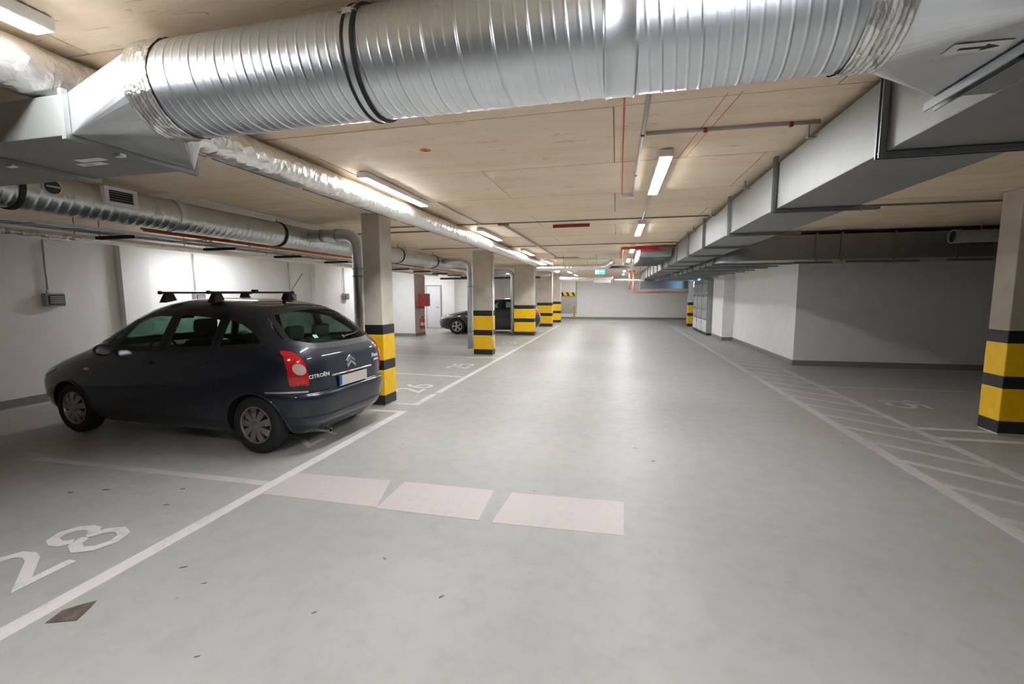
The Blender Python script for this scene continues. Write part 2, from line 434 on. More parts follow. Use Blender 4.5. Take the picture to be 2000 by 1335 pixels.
# formwork panels of the slab: each its own slab-side piece with a real joint
PX, PY = 2.5, 1.245
base_panel = None
row = 0
y = 4.29 - 5 * PY
while y < Y_F + 0.2:
    x = -10.2 - (0.0 if row % 2 == 0 else 1.25) + 0.16
    while x < 8.0:
        xc, yc = x + PX / 2, y + PY / 2
        if base_panel is None:
            b = MB().box(-PX / 2 + .005, PX / 2 - .005, -PY / 2 + .005, PY / 2 - .005, 0, 0.029)
            base_panel = b.build('ceiling_panel', 'ceiling_concrete', ceiling)
            o = base_panel
        else:
            o = base_panel.copy(); COL.objects.link(o)
        o.location = (xc, yc, CZ + random.uniform(-0.0015, 0.0015))
        x += PX
    y += PY; row += 1

def bb(name, pts):  # baseboard strips: the first is the setting piece, the rest its segments
    first = None
    for a in pts:
        o = MB().box(*a, 0, 0.125).build('baseboard_segment' if first else name, 'baseboard_grey', first)
        if first is None: first = o; o['kind'] = 'structure'
# left wall with pilasters, step with fire point, door bay
wl = MB().box(X_L - .3, X_L, Y_B, 16.7, 0, CZ + .03)
wall_left = struct('wall_left', wl, 'wall_white', label='long white left wall behind the parked car')
for (a, b_) in ((0.6, 1.05), (6.45, 6.95), (11.9, 12.4)):
    struct('pilaster', MB().box(X_L, X_L + 0.13, a, b_, 0, CZ + .02), 'wall_white', wall_left)
wall_left2 = struct('wall_left_step', MB().box(X_L - .3, -7.93, 16.7, 17.65, 0, CZ + .03), 'wall_white', label='white wall end beside the red fire box')
struct('side_face', MB().box(-7.93, -7.915, 16.702, 17.648, 0.125, CZ), 'pillar_concrete', wall_left2)
wall_door = struct('wall_left_back', MB().box(-9.9, -7.85, 21.1, 21.4, 0, CZ + .03), 'wall_white', label='white wall holding the white door')
struct('wall_left_bay', MB().box(-10.1, -9.8, 17.65, 21.4, 0, CZ + .03), 'wall_white', label='side wall of the door bay')
struct('wall_left_far', MB().box(-8.15, -7.85, 21.4, Y_F, 0, CZ + .03), 'wall_white', label='white wall running back past the door')
# right side
struct('wall_right', MB().box(4.08, X_R, 11.62, 17.27, 0, CZ + .03), 'wall_white', label='plain white wall block behind the right bay')
struct('wall_right_pier', MB().box(3.73, 6.0, 17.27, 19.05, 0, CZ + .03), 'wall_white', label='white wall pier beside the tall grey cabinets')
struct('wall_right_back', MB().box(3.80, 6.0, 19.05, 23.4, 0, CZ + .03), 'wall_white', label='white wall behind the tall grey cabinets')
struct('wall_right_side', MB().box(X_R, X_R + .3, Y_B, Y_F, 0, CZ + .03), 'wall_white')
struct('wall_far', MB().box(-8.15, X_R, Y_F, Y_F + .3, 0, CZ + .03), 'wall_white', label='white end wall at the far end of the lane')
struct('wall_back', MB().box(X_L - .3, X_R, Y_B - .3, Y_B, 0, CZ + .03), 'wall_white')
bb('baseboard_left', [(X_L, X_L + .012, Y_B, 6.438), (X_L, X_L + .142, 6.438, 6.962), (X_L, X_L + .012, 6.962, 11.888), (X_L, X_L + .142, 11.888, 12.412), (X_L, X_L + .012, 12.412, 16.688),
        (X_L, -7.90, 16.688, 16.7), (-7.93, -7.905, 16.7, 17.66)])
bb('baseboard_right', [(4.068, X_R, 11.608, 11.62), (4.068, 4.08, 11.62, 17.258), (3.718, 4.08, 17.258, 17.27), (3.718, 3.73, 17.27, 19.05)])
bb('baseboard_far', [(-7.85, X_R, Y_F - .012, Y_F), (-7.85, -7.838, 21.4, Y_F - .012)])

# door in the bay
door1 = struct('door_1', MB().box(-9.30, -8.60, 21.045, 21.07, 0.02, 2.10), 'door_white', label='flush white door with grey frame in the bay')
fr = MB().prism([(-9.36, 0), (-9.30, 0), (-9.30, 2.10), (-8.60, 2.10), (-8.60, 0), (-8.54, 0), (-8.54, 2.16), (-9.36, 2.16)], 'y', 21.04, 21.10)
fr.build('door_frame', 'plastic_grey', door1)
MB().tube(bend([(-8.68, 21.045, 1.05), (-8.68, 20.99, 1.05), (-8.80, 20.99, 1.05)], .02), .011, 8).build('door_handle', 'plastic_dark', door1, True)

# ------------------------------------------------------------------ floor markings (paint, parts of the floor)
def strip(name, x0, y0, x1, y1, w, mat, z=None, label=None):
    if z is None: z = .0017 if name == 'stall_line' else .0021
    d = Vector((x1 - x0, y1 - y0)); n = Vector((-d.y, d.x)).normalized() * (w / 2)
    p = [(x0 + n.x, y0 + n.y), (x1 + n.x, y1 + n.y), (x1 - n.x, y1 - n.y), (x0 - n.x, y0 - n.y)]
    o = MB().prism(p[::-1], 'z', 0.0, z).build(name, mat, floor)
    if label: o['label'] = label
    return o
strip('lane_line', -3.0, Y_B, -3.0, 5.86, .11, 'line_paint', label='white edge line of the lane by the parked car')
strip('lane_line', -3.0, 6.26, -3.0, 7.0, .11, 'line_paint')
strip('lane_line', -2.985, 7.12, -2.985, 24.0, .11, 'line_paint')
for (y0, x0) in ((3.28, -5.9), (0.72, -5.9)): strip('stall_line', x0, y0, -3.05, y0, .09, 'line_worn')
strip('stall_line', -3.9, 5.82, -2.95, 5.82, .09, 'line_paint')
strip('stall_line', -3.42, 6.27, -2.95, 6.27, .09, 'line_paint')
strip('stall_line', -6.2, 8.86, -3.05, 8.62, .09, 'line_paint')
for y0 in (11.42, 13.8, 17.3, 19.9): strip('stall_line', -7.2, y0, -3.05, y0, .09, 'line_paint')
strip('stall_line', -3.4, 12.3, -3.05, 12.3, .09, 'line_paint')
strip('wall_line', -8.82, 3.2, -8.82, 16.4, .10, 'line_worn')
strip('hatch_border', 2.80, 2.0, 2.80, 25.0, .12, 'line_worn', label='worn white border of the hatched strip')
strip('hatch_border', 3.66, 3.8, 3.66, 10.9, .10, 'line_worn')
for i in range(36):
    yy = 3.4 + i * 0.60
    strip('hatch_stripe', 2.86, yy + .55, 3.60 if yy < 10.5 else 3.66, yy - .05, .085, 'line_worn', z=.0013)
for (y0, x0, x1, w) in ((9.05, 3.7, 7.5, .08), (6.47, 3.7, 4.9, .10), (6.07, 3.7, 5.5, .10), (11.42, 4.0, 8, .08), (3.55, 3.7, 7.5, .08)):
    strip('stall_line', x0, y0, x1, y0, w, 'line_paint' if w > .09 else 'line_worn')
# pinkish ghost patches left by removed tape
def patch(name, poly, mat, label, z=.0018):
    o = MB().prism(poly[::-1], 'z', 0.0, z).build(name, mat, floor); o['label'] = label; return o
patch('tape_patch', [(-2.93, 3.09), (-1.84, 3.085), (-1.99, 3.585), (-2.95, 3.545)], 'patch_pink', 'pinkish worn patch touching the lane line')
patch('tape_patch', [(-1.84, 3.07), (-.98, 3.065), (-1.0, 3.585), (-1.85, 3.59)], 'patch_pink', 'middle pinkish worn patch on the lane')
patch('tape_patch', [(-.876, 3.055), (.085, 3.085), (.093, 3.61), (-.84, 3.58)], 'patch_pink', 'right pinkish worn patch on the lane')
patch('floor_stain', [(-2.873, 1.548), (-2.80, 1.575), (-2.735, 1.60), (-2.76, 1.66), (-2.78, 1.70), (-2.805, 1.742), (-2.86, 1.69), (-2.90, 1.64)], 'patch_brown', 'dark brown torn patch beside the lane line', .0025)
for (px, py, l, a) in ((-2.62, 2.10, .05, .6), (-2.35, 2.0, .03, .5), (-1.55, 1.93, .03, .8), (-4.35, 2.86, .07, .3), (-4.6, 2.75, .06, .2), (-3.25, 1.55, .05, .7), (-2.95, 1.22, .06, .8),
                       (-3.7, 3.02, .05, .3), (-3.55, 2.75, .05, .5), (-.93, 2.2, .04, .9), (-.66, 3.66, .02, 0), (-1.9, 1.55, .03, .6), (.4, 4.6, .05, .5)):
    c, s_ = math.cos(a), math.sin(a); w = l * .32
    pts = [(px + c * l / 2 * math.cos(t) - s_ * w / 2 * math.sin(t), py + s_ * l / 2 * math.cos(t) + c * w / 2 * math.sin(t)) for t in [k * PI / 4 for k in range(8)]]
    MB().prism(pts, 'z', 0, .0012).build('scuff_mark', 'patch_brown', floor)

DIG = {
 '1': [[(.10, .78), (.30, 1.0), (.30, 0)]],
 '2': [[(.02, .80), (.08, .93), (.20, 1.0), (.36, 1.0), (.50, .91), (.52, .76), (.46, .60), (.05, .065), (.56, .065)]],
 '4': [[(.46, 0), (.46, 1.0), (.04, .30), (.38, .30)]],
 '5': [[(.52, .96), (.08, .96), (.05, .56), (.22, .64), (.40, .61), (.53, .47), (.54, .28), (.44, .10), (.26, .02), (.10, .05), (.0, .16)]],
 '6': [[(.44, .98), (.24, .80), (.06, .50), (.02, .28), (.10, .09), (.28, .02), (.46, .09), (.54, .29), (.46, .48), (.30, .55), (.19, .51)]],
 '7': [[(.0, .96), (.54, .96), (.20, 0)]],
 '8': [[(.16, .58), (.08, .66), (.07, .78), (.13, .92), (.28, .99), (.43, .92), (.49, .78), (.48, .66), (.40, .58)],
       [(.28, .53), (.10, .46), (.01, .28), (.09, .10), (.28, .02), (.47, .10), (.55, .28), (.47, .46), (.29, .53)]],
}
def ribbon2d(path, w):
    P = [Vector(p) for p in path]; L = []; Rr = []
    for i, p in enumerate(P):
        a = (p - P[i - 1]).normalized() if i else None; b_ = (P[i + 1] - p).normalized() if i < len(P) - 1 else None
        t = ((a or b_) + (b_ or a)).normalized(); n = Vector((-t.y, t.x))
        k = 1.0
        if a and b_:
            k = 1 / max(0.45, n.dot(Vector((-a.y, a.x))))
        L.append(p + n * w / 2 * k); Rr.append(p - n * w / 2 * k)
    return L, Rr
def number(text, ox, oy, ux, uy, rx, ry, h, mat, label):
    # origin = lower left corner; u = up direction, r = reading direction
    adv = 0
    for ch in text:
        for si, st in enumerate(DIG[ch]):
            L, Rr = ribbon2d(st, .135); v = []
            for p in L + Rr:
                X, Y = (p.x + adv) * h, p.y * h
                v.append((ox + rx * X + ux * Y, oy + ry * X + uy * Y, .0026 + .0006 * si))
            n = len(L); o = MB().add(v, [(i, i + 1, n + i + 1, n + i) for i in range(n - 1)]).build('stall_digit' if si == 0 else 'digit_loop', mat, floor, fix=False)
            o['label'] = label
            for p in o.data.polygons:
                if p.normal.z < 0: p.flip()
        adv += .74 if ch != '1' else .60
number('28', -3.36, 1.72, -1, 0, 0, 1, .50, 'number_paint', 'white painted stall number 28')
number('27', -3.32, 4.22, -1, 0, 0, 1, .50, 'number_paint', 'stall number 27 mostly under the parked car')
number('26', -3.30, 7.05, -1, 0, 0, 1, .52, 'number_paint', 'white painted stall number 26')
number('25', -3.32, 9.62, -1, 0, 0, 1, .50, 'number_paint', 'white painted stall number 25')
number('24', -3.34, 14.9, -1, 0, 0, 1, .50, 'number_paint', 'faint stall number 24')
number('15', 4.06, 8.18, 1, 0, 0, -1, .50, 'number_paint', 'white painted stall number 15 in the right bay')

# ------------------------------------------------------------------ pillars with warning bands
BANDS = [(0.02, 0.17, 'band_black'), (0.17, 0.56, 'band_yellow'), (0.56, 0.71, 'band_black'), (0.71, 1.10, 'band_yellow'), (1.10, 1.25, 'band_black')]
def pillar(x0, x1, y0, y1, label, mat='pillar_concrete'):
    t = thing('concrete_pillar', ((x0 + x1) / 2, (y0 + y1) / 2, 0), label, 'pillar', 'concrete pillars with yellow and black bands')
    MB().cbox(x0, x1, y0, y1, 0, CZ - .002, .008).build('shaft', mat, t)
    e = .005
    for (a, b_, m) in BANDS:
        MB().cbox(x0 - e, x1 + e, y0 - e, y1 + e, a, b_, .008).build(m, m, t)
    return t
P1 = pillar(-3.69, -3.40, 6.05, 6.40, 'banded concrete pillar right behind the dark blue car')
P2 = pillar(-3.86, -3.33, 11.85, 12.15, 'banded concrete pillar with a white pipe down its edge')
P3 = pillar(-4.04, -3.23, 17.75, 18.15, 'wide banded pillar in front of the grey car tail')
P4 = pillar(-4.0, -3.22, 22.9, 23.3, 'fourth banded pillar along the left lane edge')
P5 = pillar(-3.95, -3.18, 26.2, 26.6, 'farthest banded pillar on the left lane edge')
P6 = pillar(4.47, 5.05, 6.36, 6.66, 'large banded pillar at the right edge of the hatched strip')
P7 = pillar(3.55, 3.80, 24.0, 24.35, 'small far banded pillar beside the grey cabinets')
pc = MB().tube([(-3.31, 11.87, 0.16), (-3.31, 11.87, 2.86)], .018, 10)
pipe2 = tag(pc.build('drain_pipe', 'pvc_white', None, True), 'thin white pipe running down the second pillar edge', 'pipe')
pc = MB().tube([(-3.31, 11.83, 0.40), (-3.31, 11.83, 0.52)], .034, 12); o = pc.build('coupling', 'pvc_white', pipe2, True)

# ------------------------------------------------------------------ LED lights
def led(x, y0, label, zb=2.812, ln=1.48, group='ceiling lights in rows', hang=None):
    t = thing('led_light', (x, y0 + ln / 2, zb), label, 'ceiling light', group)
    top = zb + .060
    MB().cbox(x - .055, x + .055, y0, y0 + ln, zb + .004, top, .006).build('housing', 'lamp_white', t)
    MB().box(x - .046, x + .046, y0 + .035, y0 + ln - .035, zb, zb + .006).build('diffuser', 'lamp_light', t)
    for yy in (y0 + .25, y0 + ln - .25): MB().box(x - .02, x + .02, yy - .02, yy + .02, top, max(top + .003, CZ - .002)).build('bracket', 'conduit_grey', t)
    return t
ordn = {-1: 'before the big round duct', 0: 'first beyond the big duct', 1: 'second beyond the big duct', 2: 'third beyond the big duct', 3: 'fourth beyond the big duct', 4: 'fifth beyond the big duct', 5: 'sixth beyond the big duct', 6: 'farthest of its row'}
for k in range(-1, 7):
    led(0.379, (0.06 if k == -1 else 3.98 + 3.72 * k), 'white LED batten in the mid lane row, ' + ordn[k])
for k in range(-1, 7):
    led(-2.405, (0.06 if k == -1 else 3.98 + 3.80 * k), 'white LED batten beside the foil pipe, ' + ordn[k])
led(-8.05, 7.35, 'white LED batten near the left wall above the bright patch', zb=2.69, group='wall side lights')
led(-8.05, 13.9, 'white LED batten near the left wall by the fire box', zb=2.76, group='wall side lights')
led(-8.9, 18.6, 'white LED batten in the door bay', zb=2.76, group='wall side lights')
led(-5.6, 22.2, 'white LED batten deep behind the grey car', zb=2.76, group='wall side lights')

# ------------------------------------------------------------------ ducts
def helix(o, axis, length, r, pitch, nseg, dt, ribs, parent, name, mat, sgn=1):
    n = int(length / dt) + 1
    th = np.linspace(0, 2 * PI, nseg, endpoint=False); t = np.linspace(0, length, n)
    T, TH = np.meshgrid(t, th, indexing='ij')
    ph = (T / pitch - sgn * TH / (2 * PI)) % 1.0
    rr = np.full_like(T, r)
    for (p0, hgt, wid) in ribs:
        if wid < 0:      # lock seam: flat raised lap with hard edges
            d = ((ph - p0) % 1.0) * pitch
            rr += hgt * np.clip(np.minimum(d, -wid - d) / dt, 0, 1)
        else:
            d = np.abs((ph - p0 + .5) % 1.0 - .5) * pitch
            rr += hgt * np.exp(-(d / wid) ** 2)
    if axis == 'x':
        V = np.stack([o[0] + T, o[1] + rr * np.cos(TH), o[2] + rr * np.sin(TH)], -1)
    else:
        V = np.stack([o[0] + rr * np.cos(TH), o[1] + T, o[2] + rr * np.sin(TH)], -1)
    V = V.reshape(-1, 3)
    I = np.arange(n * nseg).reshape(n, nseg); J = np.roll(I, -1, 1)
    Fq = np.stack([I[:-1], J[:-1], J[1:], I[1:]], -1).reshape(-1, 4)
    me = bpy.data.meshes.new(name); me.from_pydata(V.tolist(), [], Fq.tolist())
    me.polygons.foreach_set('use_smooth', [True] * len(me.polygons)); me.materials.append(MATS[mat]); me.update()
    ob = bpy.data.objects.new(name, me); COL.objects.link(ob)
    return attach(ob, parent)

RB = (1.77, 2.635, 0.20)     # big duct: y, z, radius
big = thing('round_duct', (-0.6, RB[0], RB[1]), 'big shiny spiral steel duct crossing overhead with box ends', 'air duct')
ribsB = [(0.0, .0028, -.009), (0.38, .0014, .0042), (0.70, .0014, .0042)]
helix((-2.03, RB[0], RB[1]), 'x', 1.99, RB[2], .127, 96, .0026, ribsB, big, 'spiral_pipe', 'galvanised')
helix((0.045, RB[0], RB[1]), 'x', 0.72, RB[2], .127, 96, .0026, ribsB, big, 'spiral_pipe', 'galvanised')
o = MB().lathe([(.200, -.06), (.2075, -.055), (.2085, -.05), (.2045, -.044), (.2045, .038), (.2085, .044), (.2075, .05), (.200, .056)], (0.0, RB[0], RB[1]), 'x', 96).build('sleeve', 'galvanised', big, True)
def crinkle(x0, x1, name):
    v = []; f = []; n = 22; sg = 96
    rng = random.Random(name)
    for i in range(n + 1):
        for k in range(sg):
            a = 2 * PI * k / sg; r = RB[2] + .006 + rng.uniform(-.0022, .0028) + .002 * math.sin(i * 1.9)
            v.append((x0 + (x1 - x0) * i / n, RB[0] + r * math.cos(a), RB[1] + r * math.sin(a)))
    for i in range(n):
        for k in range(sg): f.append((i * sg + k, i * sg + (k + 1) % sg, (i + 1) * sg + (k + 1) % sg, (i + 1) * sg + k))
    MB().add(v, f).build('foil_collar', 'aluminium_foil', big, True)
crinkle(-2.06, -1.92, 'a'); crinkle(0.71, 0.83, 'b')
def transition(xr, xq, y0, y1, z0, z1, name='transition'):
    # square to round: circle at xr, rectangle at xq
    sg = 12; m = MB(); C = [(RB[0] + RB[2] * math.cos(2 * PI * k / (4 * sg)), RB[1] + RB[2] * math.sin(2 * PI * k / (4 * sg))) for k in range(4 * sg)]
    Q = [(y1, z1), (y0, z1), (y0, z0), (y1, z0)]
    for q in range(4):
        cx = (xq, *Q[q])
        for k in range(q * sg, (q + 1) * sg):
            a, b_ = C[k], C[(k + 1) % (4 * sg)]
            m.add([cx, (xr, *a), (xr, *b_)], [(0, 1, 2)])
        e = C[(q + 1) * sg % (4 * sg)]
        m.add([cx, (xr, *e), (xq, *Q[(q + 1) % 4])], [(0, 1, 2)])
    bm = bmesh.new(); me = bpy.data.meshes.new('t'); me.from_pydata(m.v, [], m.f); bm.from_mesh(me)
    bmesh.ops.remove_doubles(bm, verts=bm.verts[:], dist=1e-5)
    return MB().bm(bm).build(name, 'galvanised_sheet', big)
transition(-2.05, -2.43, 1.61, 2.22, 2.43, 2.61)
transition(0.82, 1.175, 1.50, 2.095, 2.43, 2.80)
# left box and flanges
MB().cbox(-4.4, -2.445, 1.61, 2.22, 2.43, 2.61, .003).build('box_section', 'galvanised_dull', big)
for xx in (-2.438, -3.19):
    MB().prism([(1.585, 2.622), (1.585, 2.405), (2.245, 2.405), (2.245, 2.622), (2.222, 2.622), (2.222, 2.428), (1.608, 2.428), (1.608, 2.622)], 'x', xx - .012, xx + .012).build('flange', 'galvanised_dull', big)
    MB().cbox(xx - .025, xx + .025, 1.80, 1.83, 2.39, 2.406, .003).build('clip', 'chrome', big)
for (xa, ya) in ((-2.86, 1.98), (-2.78, 1.92)):
    MB().box(xa - .09, xa + .09, ya - .022, ya + .022, 2.4285, 2.4300).build('sticker', 'sticker_white', big)
MB().box(-2.91, -2.85, 1.972, 1.992, 2.4280, 2.4285).build('sticker_print', 'plastic_grey', big)
# right neck, sticker with arrow, support rail
MB().box(1.175, 1.345, 1.50, 2.095, 2.43, 2.80).build('neck', 'galvanised_dull', big)
# clamp with rubber edges and hanging rod
cl = MB().lathe([(.2035, -.014), (.209, -.014), (.209, .014), (.2035, .014)], (-0.985, RB[0], RB[1]), 'x', 96).build('clamp', 'galvanised', big, True, angle=30)
for dx in (-.019, .019):
    MB().lathe([(.2035, dx - .006), (.2115, dx - .006), (.2125, dx), (.2115, dx + .006), (.2035, dx + .006)], (-0.985, RB[0], RB[1]), 'x', 96).build('rubber_edge', 'rubber_black', cl, True)
m = MB(); a = R(150)
m.cbox(-1.005, -.965, RB[0] + .205 * math.cos(a) - .02, RB[0] + .205 * math.cos(a) + .006, RB[1] + .205 * math.sin(a) - .012, RB[1] + .205 * math.sin(a) + .012, .003)
m.build('clamp_ear', 'chrome', cl)
MB().tube([(-1.02, RB[0] + .205 * math.cos(a) - .014, RB[1] + .205 * math.sin(a)), (-.95, RB[0] + .205 * math.cos(a) - .014, RB[1] + .205 * math.sin(a))], .006, 8).build('clamp_bolt', 'chrome', cl)
MB().tube([(-0.985, RB[0], RB[1] + .208), (-0.985, RB[0], CZ)], .010, 10).build('rod', 'chrome', cl, True)
# arrow sticker under the right transition
bx0, by0 = 1.015, 1.70
st = MB().add([(bx0 - .05, by0 - .03, 2.4275), (bx0 + .10, by0 - .025, 2.4275), (bx0 + .10, by0 + .035, 2.4275), (bx0 - .05, by0 + .03, 2.4275),
               (bx0 - .05, by0 - .03, 2.4290), (bx0 + .10, by0 - .025, 2.4290), (bx0 + .10, by0 + .035, 2.4290), (bx0 - .05, by0 + .03, 2.4290)],
              [(0, 1, 2, 3), (4, 5, 6, 7), (0, 1, 5, 4), (1, 2, 6, 5), (2, 3, 7, 6), (3, 0, 4, 7)]).build('arrow_sticker', 'sticker_white', big)
ar = MB().prism([(bx0 - .025, by0 - .006), (bx0 + .04, by0 - .003), (bx0 + .04, by0 - .016), (bx0 + .08, by0 + .004), (bx0 + .04, by0 + .022), (bx0 + .04, by0 + .009), (bx0 - .025, by0 + .006)], 'z', 2.4265, 2.4275)
ar.build('arrow', 'plastic_black', st)
def channel(p0, p1, w, d, up, name, mat, parent):
    # slotted strut: open channel along p0->p1, opening towards 'up'
    p0, p1, up = Vector(p0), Vector(p1), Vector(up).normalized(); t = (p1 - p0).normalized(); sd = t.cross(up).normalized()
    prof = [(-w / 2, d), (-w / 2, 0), (w / 2, 0), (w / 2, d), (w / 2 - .006, d), (w / 2 - .006, .006), (-w / 2 + .006, .006), (-w / 2 + .006, d)]
    v = [p0 + sd * a + up * b_ for a, b_ in prof] + [p1 + sd * a + up * b_ for a, b_ in prof]; n = 8
    f = [(i, (i + 1) % n, n + (i + 1) % n, n + i) for i in range(n)] + [(0, 1, 6, 7), (1, 2, 5, 6), (2, 3, 4, 5), (8, 9, 14, 15), (9, 10, 13, 14), (10, 11, 12, 13)]
    return MB().add(v, f).build(name, mat, parent)
channel((1.165, 1.30, 2.425), (1.165, 2.13, 2.425), .04, .03, (0, 0, -1), 'support_rail', 'strut_steel', big)
MB().box(1.185, 1.20, 1.31, 2.12, 2.412, 2.424).build('rail_lip', 'galvanised_dark', big)
MB().tube([(1.165, 1.72, 2.39), (1.165, 1.72, 2.43)], .012, 8).build('rail_nut', 'rubber_black', big)

# main rectangular duct
D0, D1, DB, DT = 1.35, 1.985, 2.43, 2.82
rd = thing('rectangular_duct', ((D0 + D1) / 2, 10, DB), 'long grey rectangular sheet steel duct running to the far wall', 'air duct')
HY = [-0.5, 1.15] + [2.80 + 1.64 * i for i in range(15)]
secs = [-5.9] + HY + [27.2]
for i in range(len(secs) - 1):
    a, b_ = secs[i], secs[i + 1]
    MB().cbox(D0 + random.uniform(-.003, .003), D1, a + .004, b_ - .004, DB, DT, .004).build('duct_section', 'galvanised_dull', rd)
proto = None
for i, yy in enumerate(HY):
    L = []
    if proto is None:
        hg = bpy.data.objects.new('hanger', None)
        g3 = MB().tube([(D1 + .018, 0, DB - .05), (D1 + .018, 0, CZ - .003)], .006, 8)
        proto = [channel((D0 - .005, 0, DB - .035), (D0 - .005, 0, CZ - .004), .038, .030, (-1, 0, 0), 'hanger_upright', 'strut_steel', rd),
                 channel((D0 - .03, 0, DB - .005), (D1 + .15, 0, DB - .005), .038, .030, (0, 0, -1), 'hanger_rail', 'strut_steel', rd), g3.build('hanger_rod', 'strut_steel', rd, True)]
        rail_short = channel((D0 - .03, 0, DB - .005), (D1 + .03, 0, DB - .005), .038, .030, (0, 0, -1), 'hanger_rail', 'strut_steel', rd); rail_short.location.y = HY[-1]
        for q_ in (3.7 - 2.80, 5.3 - 2.80): pass
        for o in proto: o.location.y = yy
    else:
        for o in proto:
            if o.name.startswith('hanger_rail') and yy > 9:
                if yy == HY[-1]: continue
                o = rail_short
            c = o.copy(); COL.objects.link(c); c.location.y = yy
for yy in (3.7, 5.3, 7.0, 8.6):   # ceiling clips at the duct top edge
    MB().prism([(D0 - .004, DT - .03), (D0 - .004, DT - .02), (D0 - .042, DT - .02), (D0 - .042, CZ - .003), (D0 - .05, CZ - .003), (D0 - .05, DT - .03)], 'y', yy - .02, yy + .02).build('ceiling_clip', 'strut_steel', rd)

# second duct: comes from the right, bends and runs back beside the first
S0, S1, SB, ST = 2.07, 3.42, 2.33, 2.80
sd = thing('rectangular_duct', (3.0, 11, SB), 'dark steel duct with a rounded bend crossing the right bay', 'air duct')
poly = []
rad = .75
cx, cy = S0 + rad, 9.75 + rad
for k in range(13):
    a = PI + (PI / 2) * k / 12
    poly.append((cx + rad * math.cos(a), cy + rad * math.sin(a)))
poly += [(S1, 9.75), (S1, 11.2), (S0, 11.2)]
MB().prism(poly, 'z', SB, ST).build('bend', 'galvanised_dark', sd, True, angle=20)
xs = [S1, 3.70, 4.12, 4.98, 5.95, 7.4, 9.0, 11.9]
for i in range(len(xs) - 1):
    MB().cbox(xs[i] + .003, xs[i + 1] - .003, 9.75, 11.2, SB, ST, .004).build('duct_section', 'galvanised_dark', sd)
    MB().box(xs[i + 1] - .016, xs[i + 1] + .016, 9.715, 9.748, SB - .03, ST + .03).build('hanger_upright', 'strut_steel', sd)
ys = [11.2, 12.8, 14.4, 16.0, 17.2, 19.4, 21.6, 23.8]
for i in range(len(ys) - 1):
    x1 = S1 if ys[i] < 17 else 3.35
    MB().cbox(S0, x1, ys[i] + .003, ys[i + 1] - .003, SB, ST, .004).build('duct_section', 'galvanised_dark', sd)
for yy in (10.6, 11.45, 12.2, 13.25, 14.2, 15.3, 16.4, 17.6, 18.8, 20.2, 21.7, 23.0):
    MB().box(S0 - .04, 3.60, yy - .018, yy + .018, SB - .036, SB - .004).build('hanger_rail', 'strut_steel', sd)
    MB().box(S0 - .04, S0 - .015, yy - .018, yy + .018, SB - .036, ST + .03).build('hanger_upright', 'strut_steel', sd)
for (xa, ya) in ((4.85, 10.2), (5.45, 10.3), (6.6, 10.3), (4.0, 10.4)):
    MB().box(xa - .45, xa + .25, ya - .017, ya + .017, SB - .036, SB - .004).build('hanger_rail', 'strut_steel', sd)
fl = thing('duct_stub', (5.8, 9.0, 2.6), 'small white round duct stub with a dark mouth by the right pillar', 'air duct')
MB().lathe([(.10, 0), (.115, 0), (.115, .10), (.105, .105), (.105, .9), (.12, .91), (.12, 1.2)], (5.5, 9.15, 2.63), 'x', 24).build('pipe', 'plastic_grey', fl, True, angle=40)
MB().tube([(5.53, 9.15, 2.63), (5.56, 9.15, 2.63)], .098, 20).build('mouth', 'plastic_black', fl)
MB().tube([(5.9, 9.15, 2.74), (5.9, 9.15, CZ)], .006, 8).build('rod', 'strut_steel', fl)

# left round duct over the stalls
LX, LZ, LR = -5.10, 2.63, 0.175
ld = thing('round_duct', (LX, 6, LZ), 'slim spiral steel duct running above the parking stalls', 'air duct')
helix((LX, 0.6, LZ), 'y', 12.5, LR, .085, 40, .006, [(0.0, .0042, .010)], ld, 'spiral_pipe', 'galvanised_slim')
for yy in (2.86, 6.0, 9.9, 12.0):
    c = MB().lathe([(LR + .002, -.02), (LR + .014, -.02), (LR + .014, .02), (LR + .002, .02)], (LX, yy, LZ), 'y', 40).build('clamp', 'rubber_black', ld, True, angle=30)
    MB().tube([(LX, yy, LZ + LR), (LX, yy, CZ)], .006, 8).build('rod', 'strut_steel', c)
MB().lathe([(LR + .001, -.03), (LR + .012, -.028), (LR + .012, .028), (LR + .001, .03)], (LX, 4.32, LZ), 'y', 40).build('sleeve', 'galvanised', ld, True, angle=30)
# white grille on the duct, facing the lane
gx = LX + LR + .03
g = MB().box(gx - .05, gx - .012, 3.47, 3.78, 2.60, 2.775)
g.build('grille_box', 'lamp_white', ld)
gf = MB().frame('x', gx - .012, gx + .004, (3.47, 3.78, 2.60, 2.775), (3.51, 3.74, 2.63, 2.745))
gf = gf.build('grille_frame', 'lamp_white', ld)
MB().box(gx - .014, gx - .0115, 3.51, 3.74, 2.63, 2.745).build('grille_back', 'plastic_black', gf)
for k in range(5):
    z = 2.637 + k * .023
    MB().add([(gx - .010, 3.51, z), (gx + .002, 3.51, z - .006), (gx + .002, 3.74, z - .006), (gx - .010, 3.74, z), (gx - .010, 3.51, z + .005), (gx + .002, 3.51, z - .001), (gx + .002, 3.74, z - .001), (gx - .010, 3.74, z + .005)],
             [(0, 1, 2, 3), (4, 5, 6, 7), (0, 1, 5, 4), (1, 2, 6, 5), (2, 3, 7, 6), (3, 0, 4, 7)]).build('slat', 'plastic_grey', gf)
# round dark tap on the duct
tp = MB().lathe([(0, .0), (.062, 0), (.075, 0), (.075, -.05)], (gx - .012, 3.06, 2.665), 'x', 28).build('tap_collar', 'galvanised', ld, True, angle=40)
MB().tube([(gx - .011, 3.06, 2.665), (gx - .006, 3.06, 2.665)], .060, 24).build('tap_mouth', 'plastic_dark', tp)
MB().box(gx - .006, gx + .001, 3.01, 3.11, 2.66, 2.672).build('tap_bar', 'galvanised', tp)
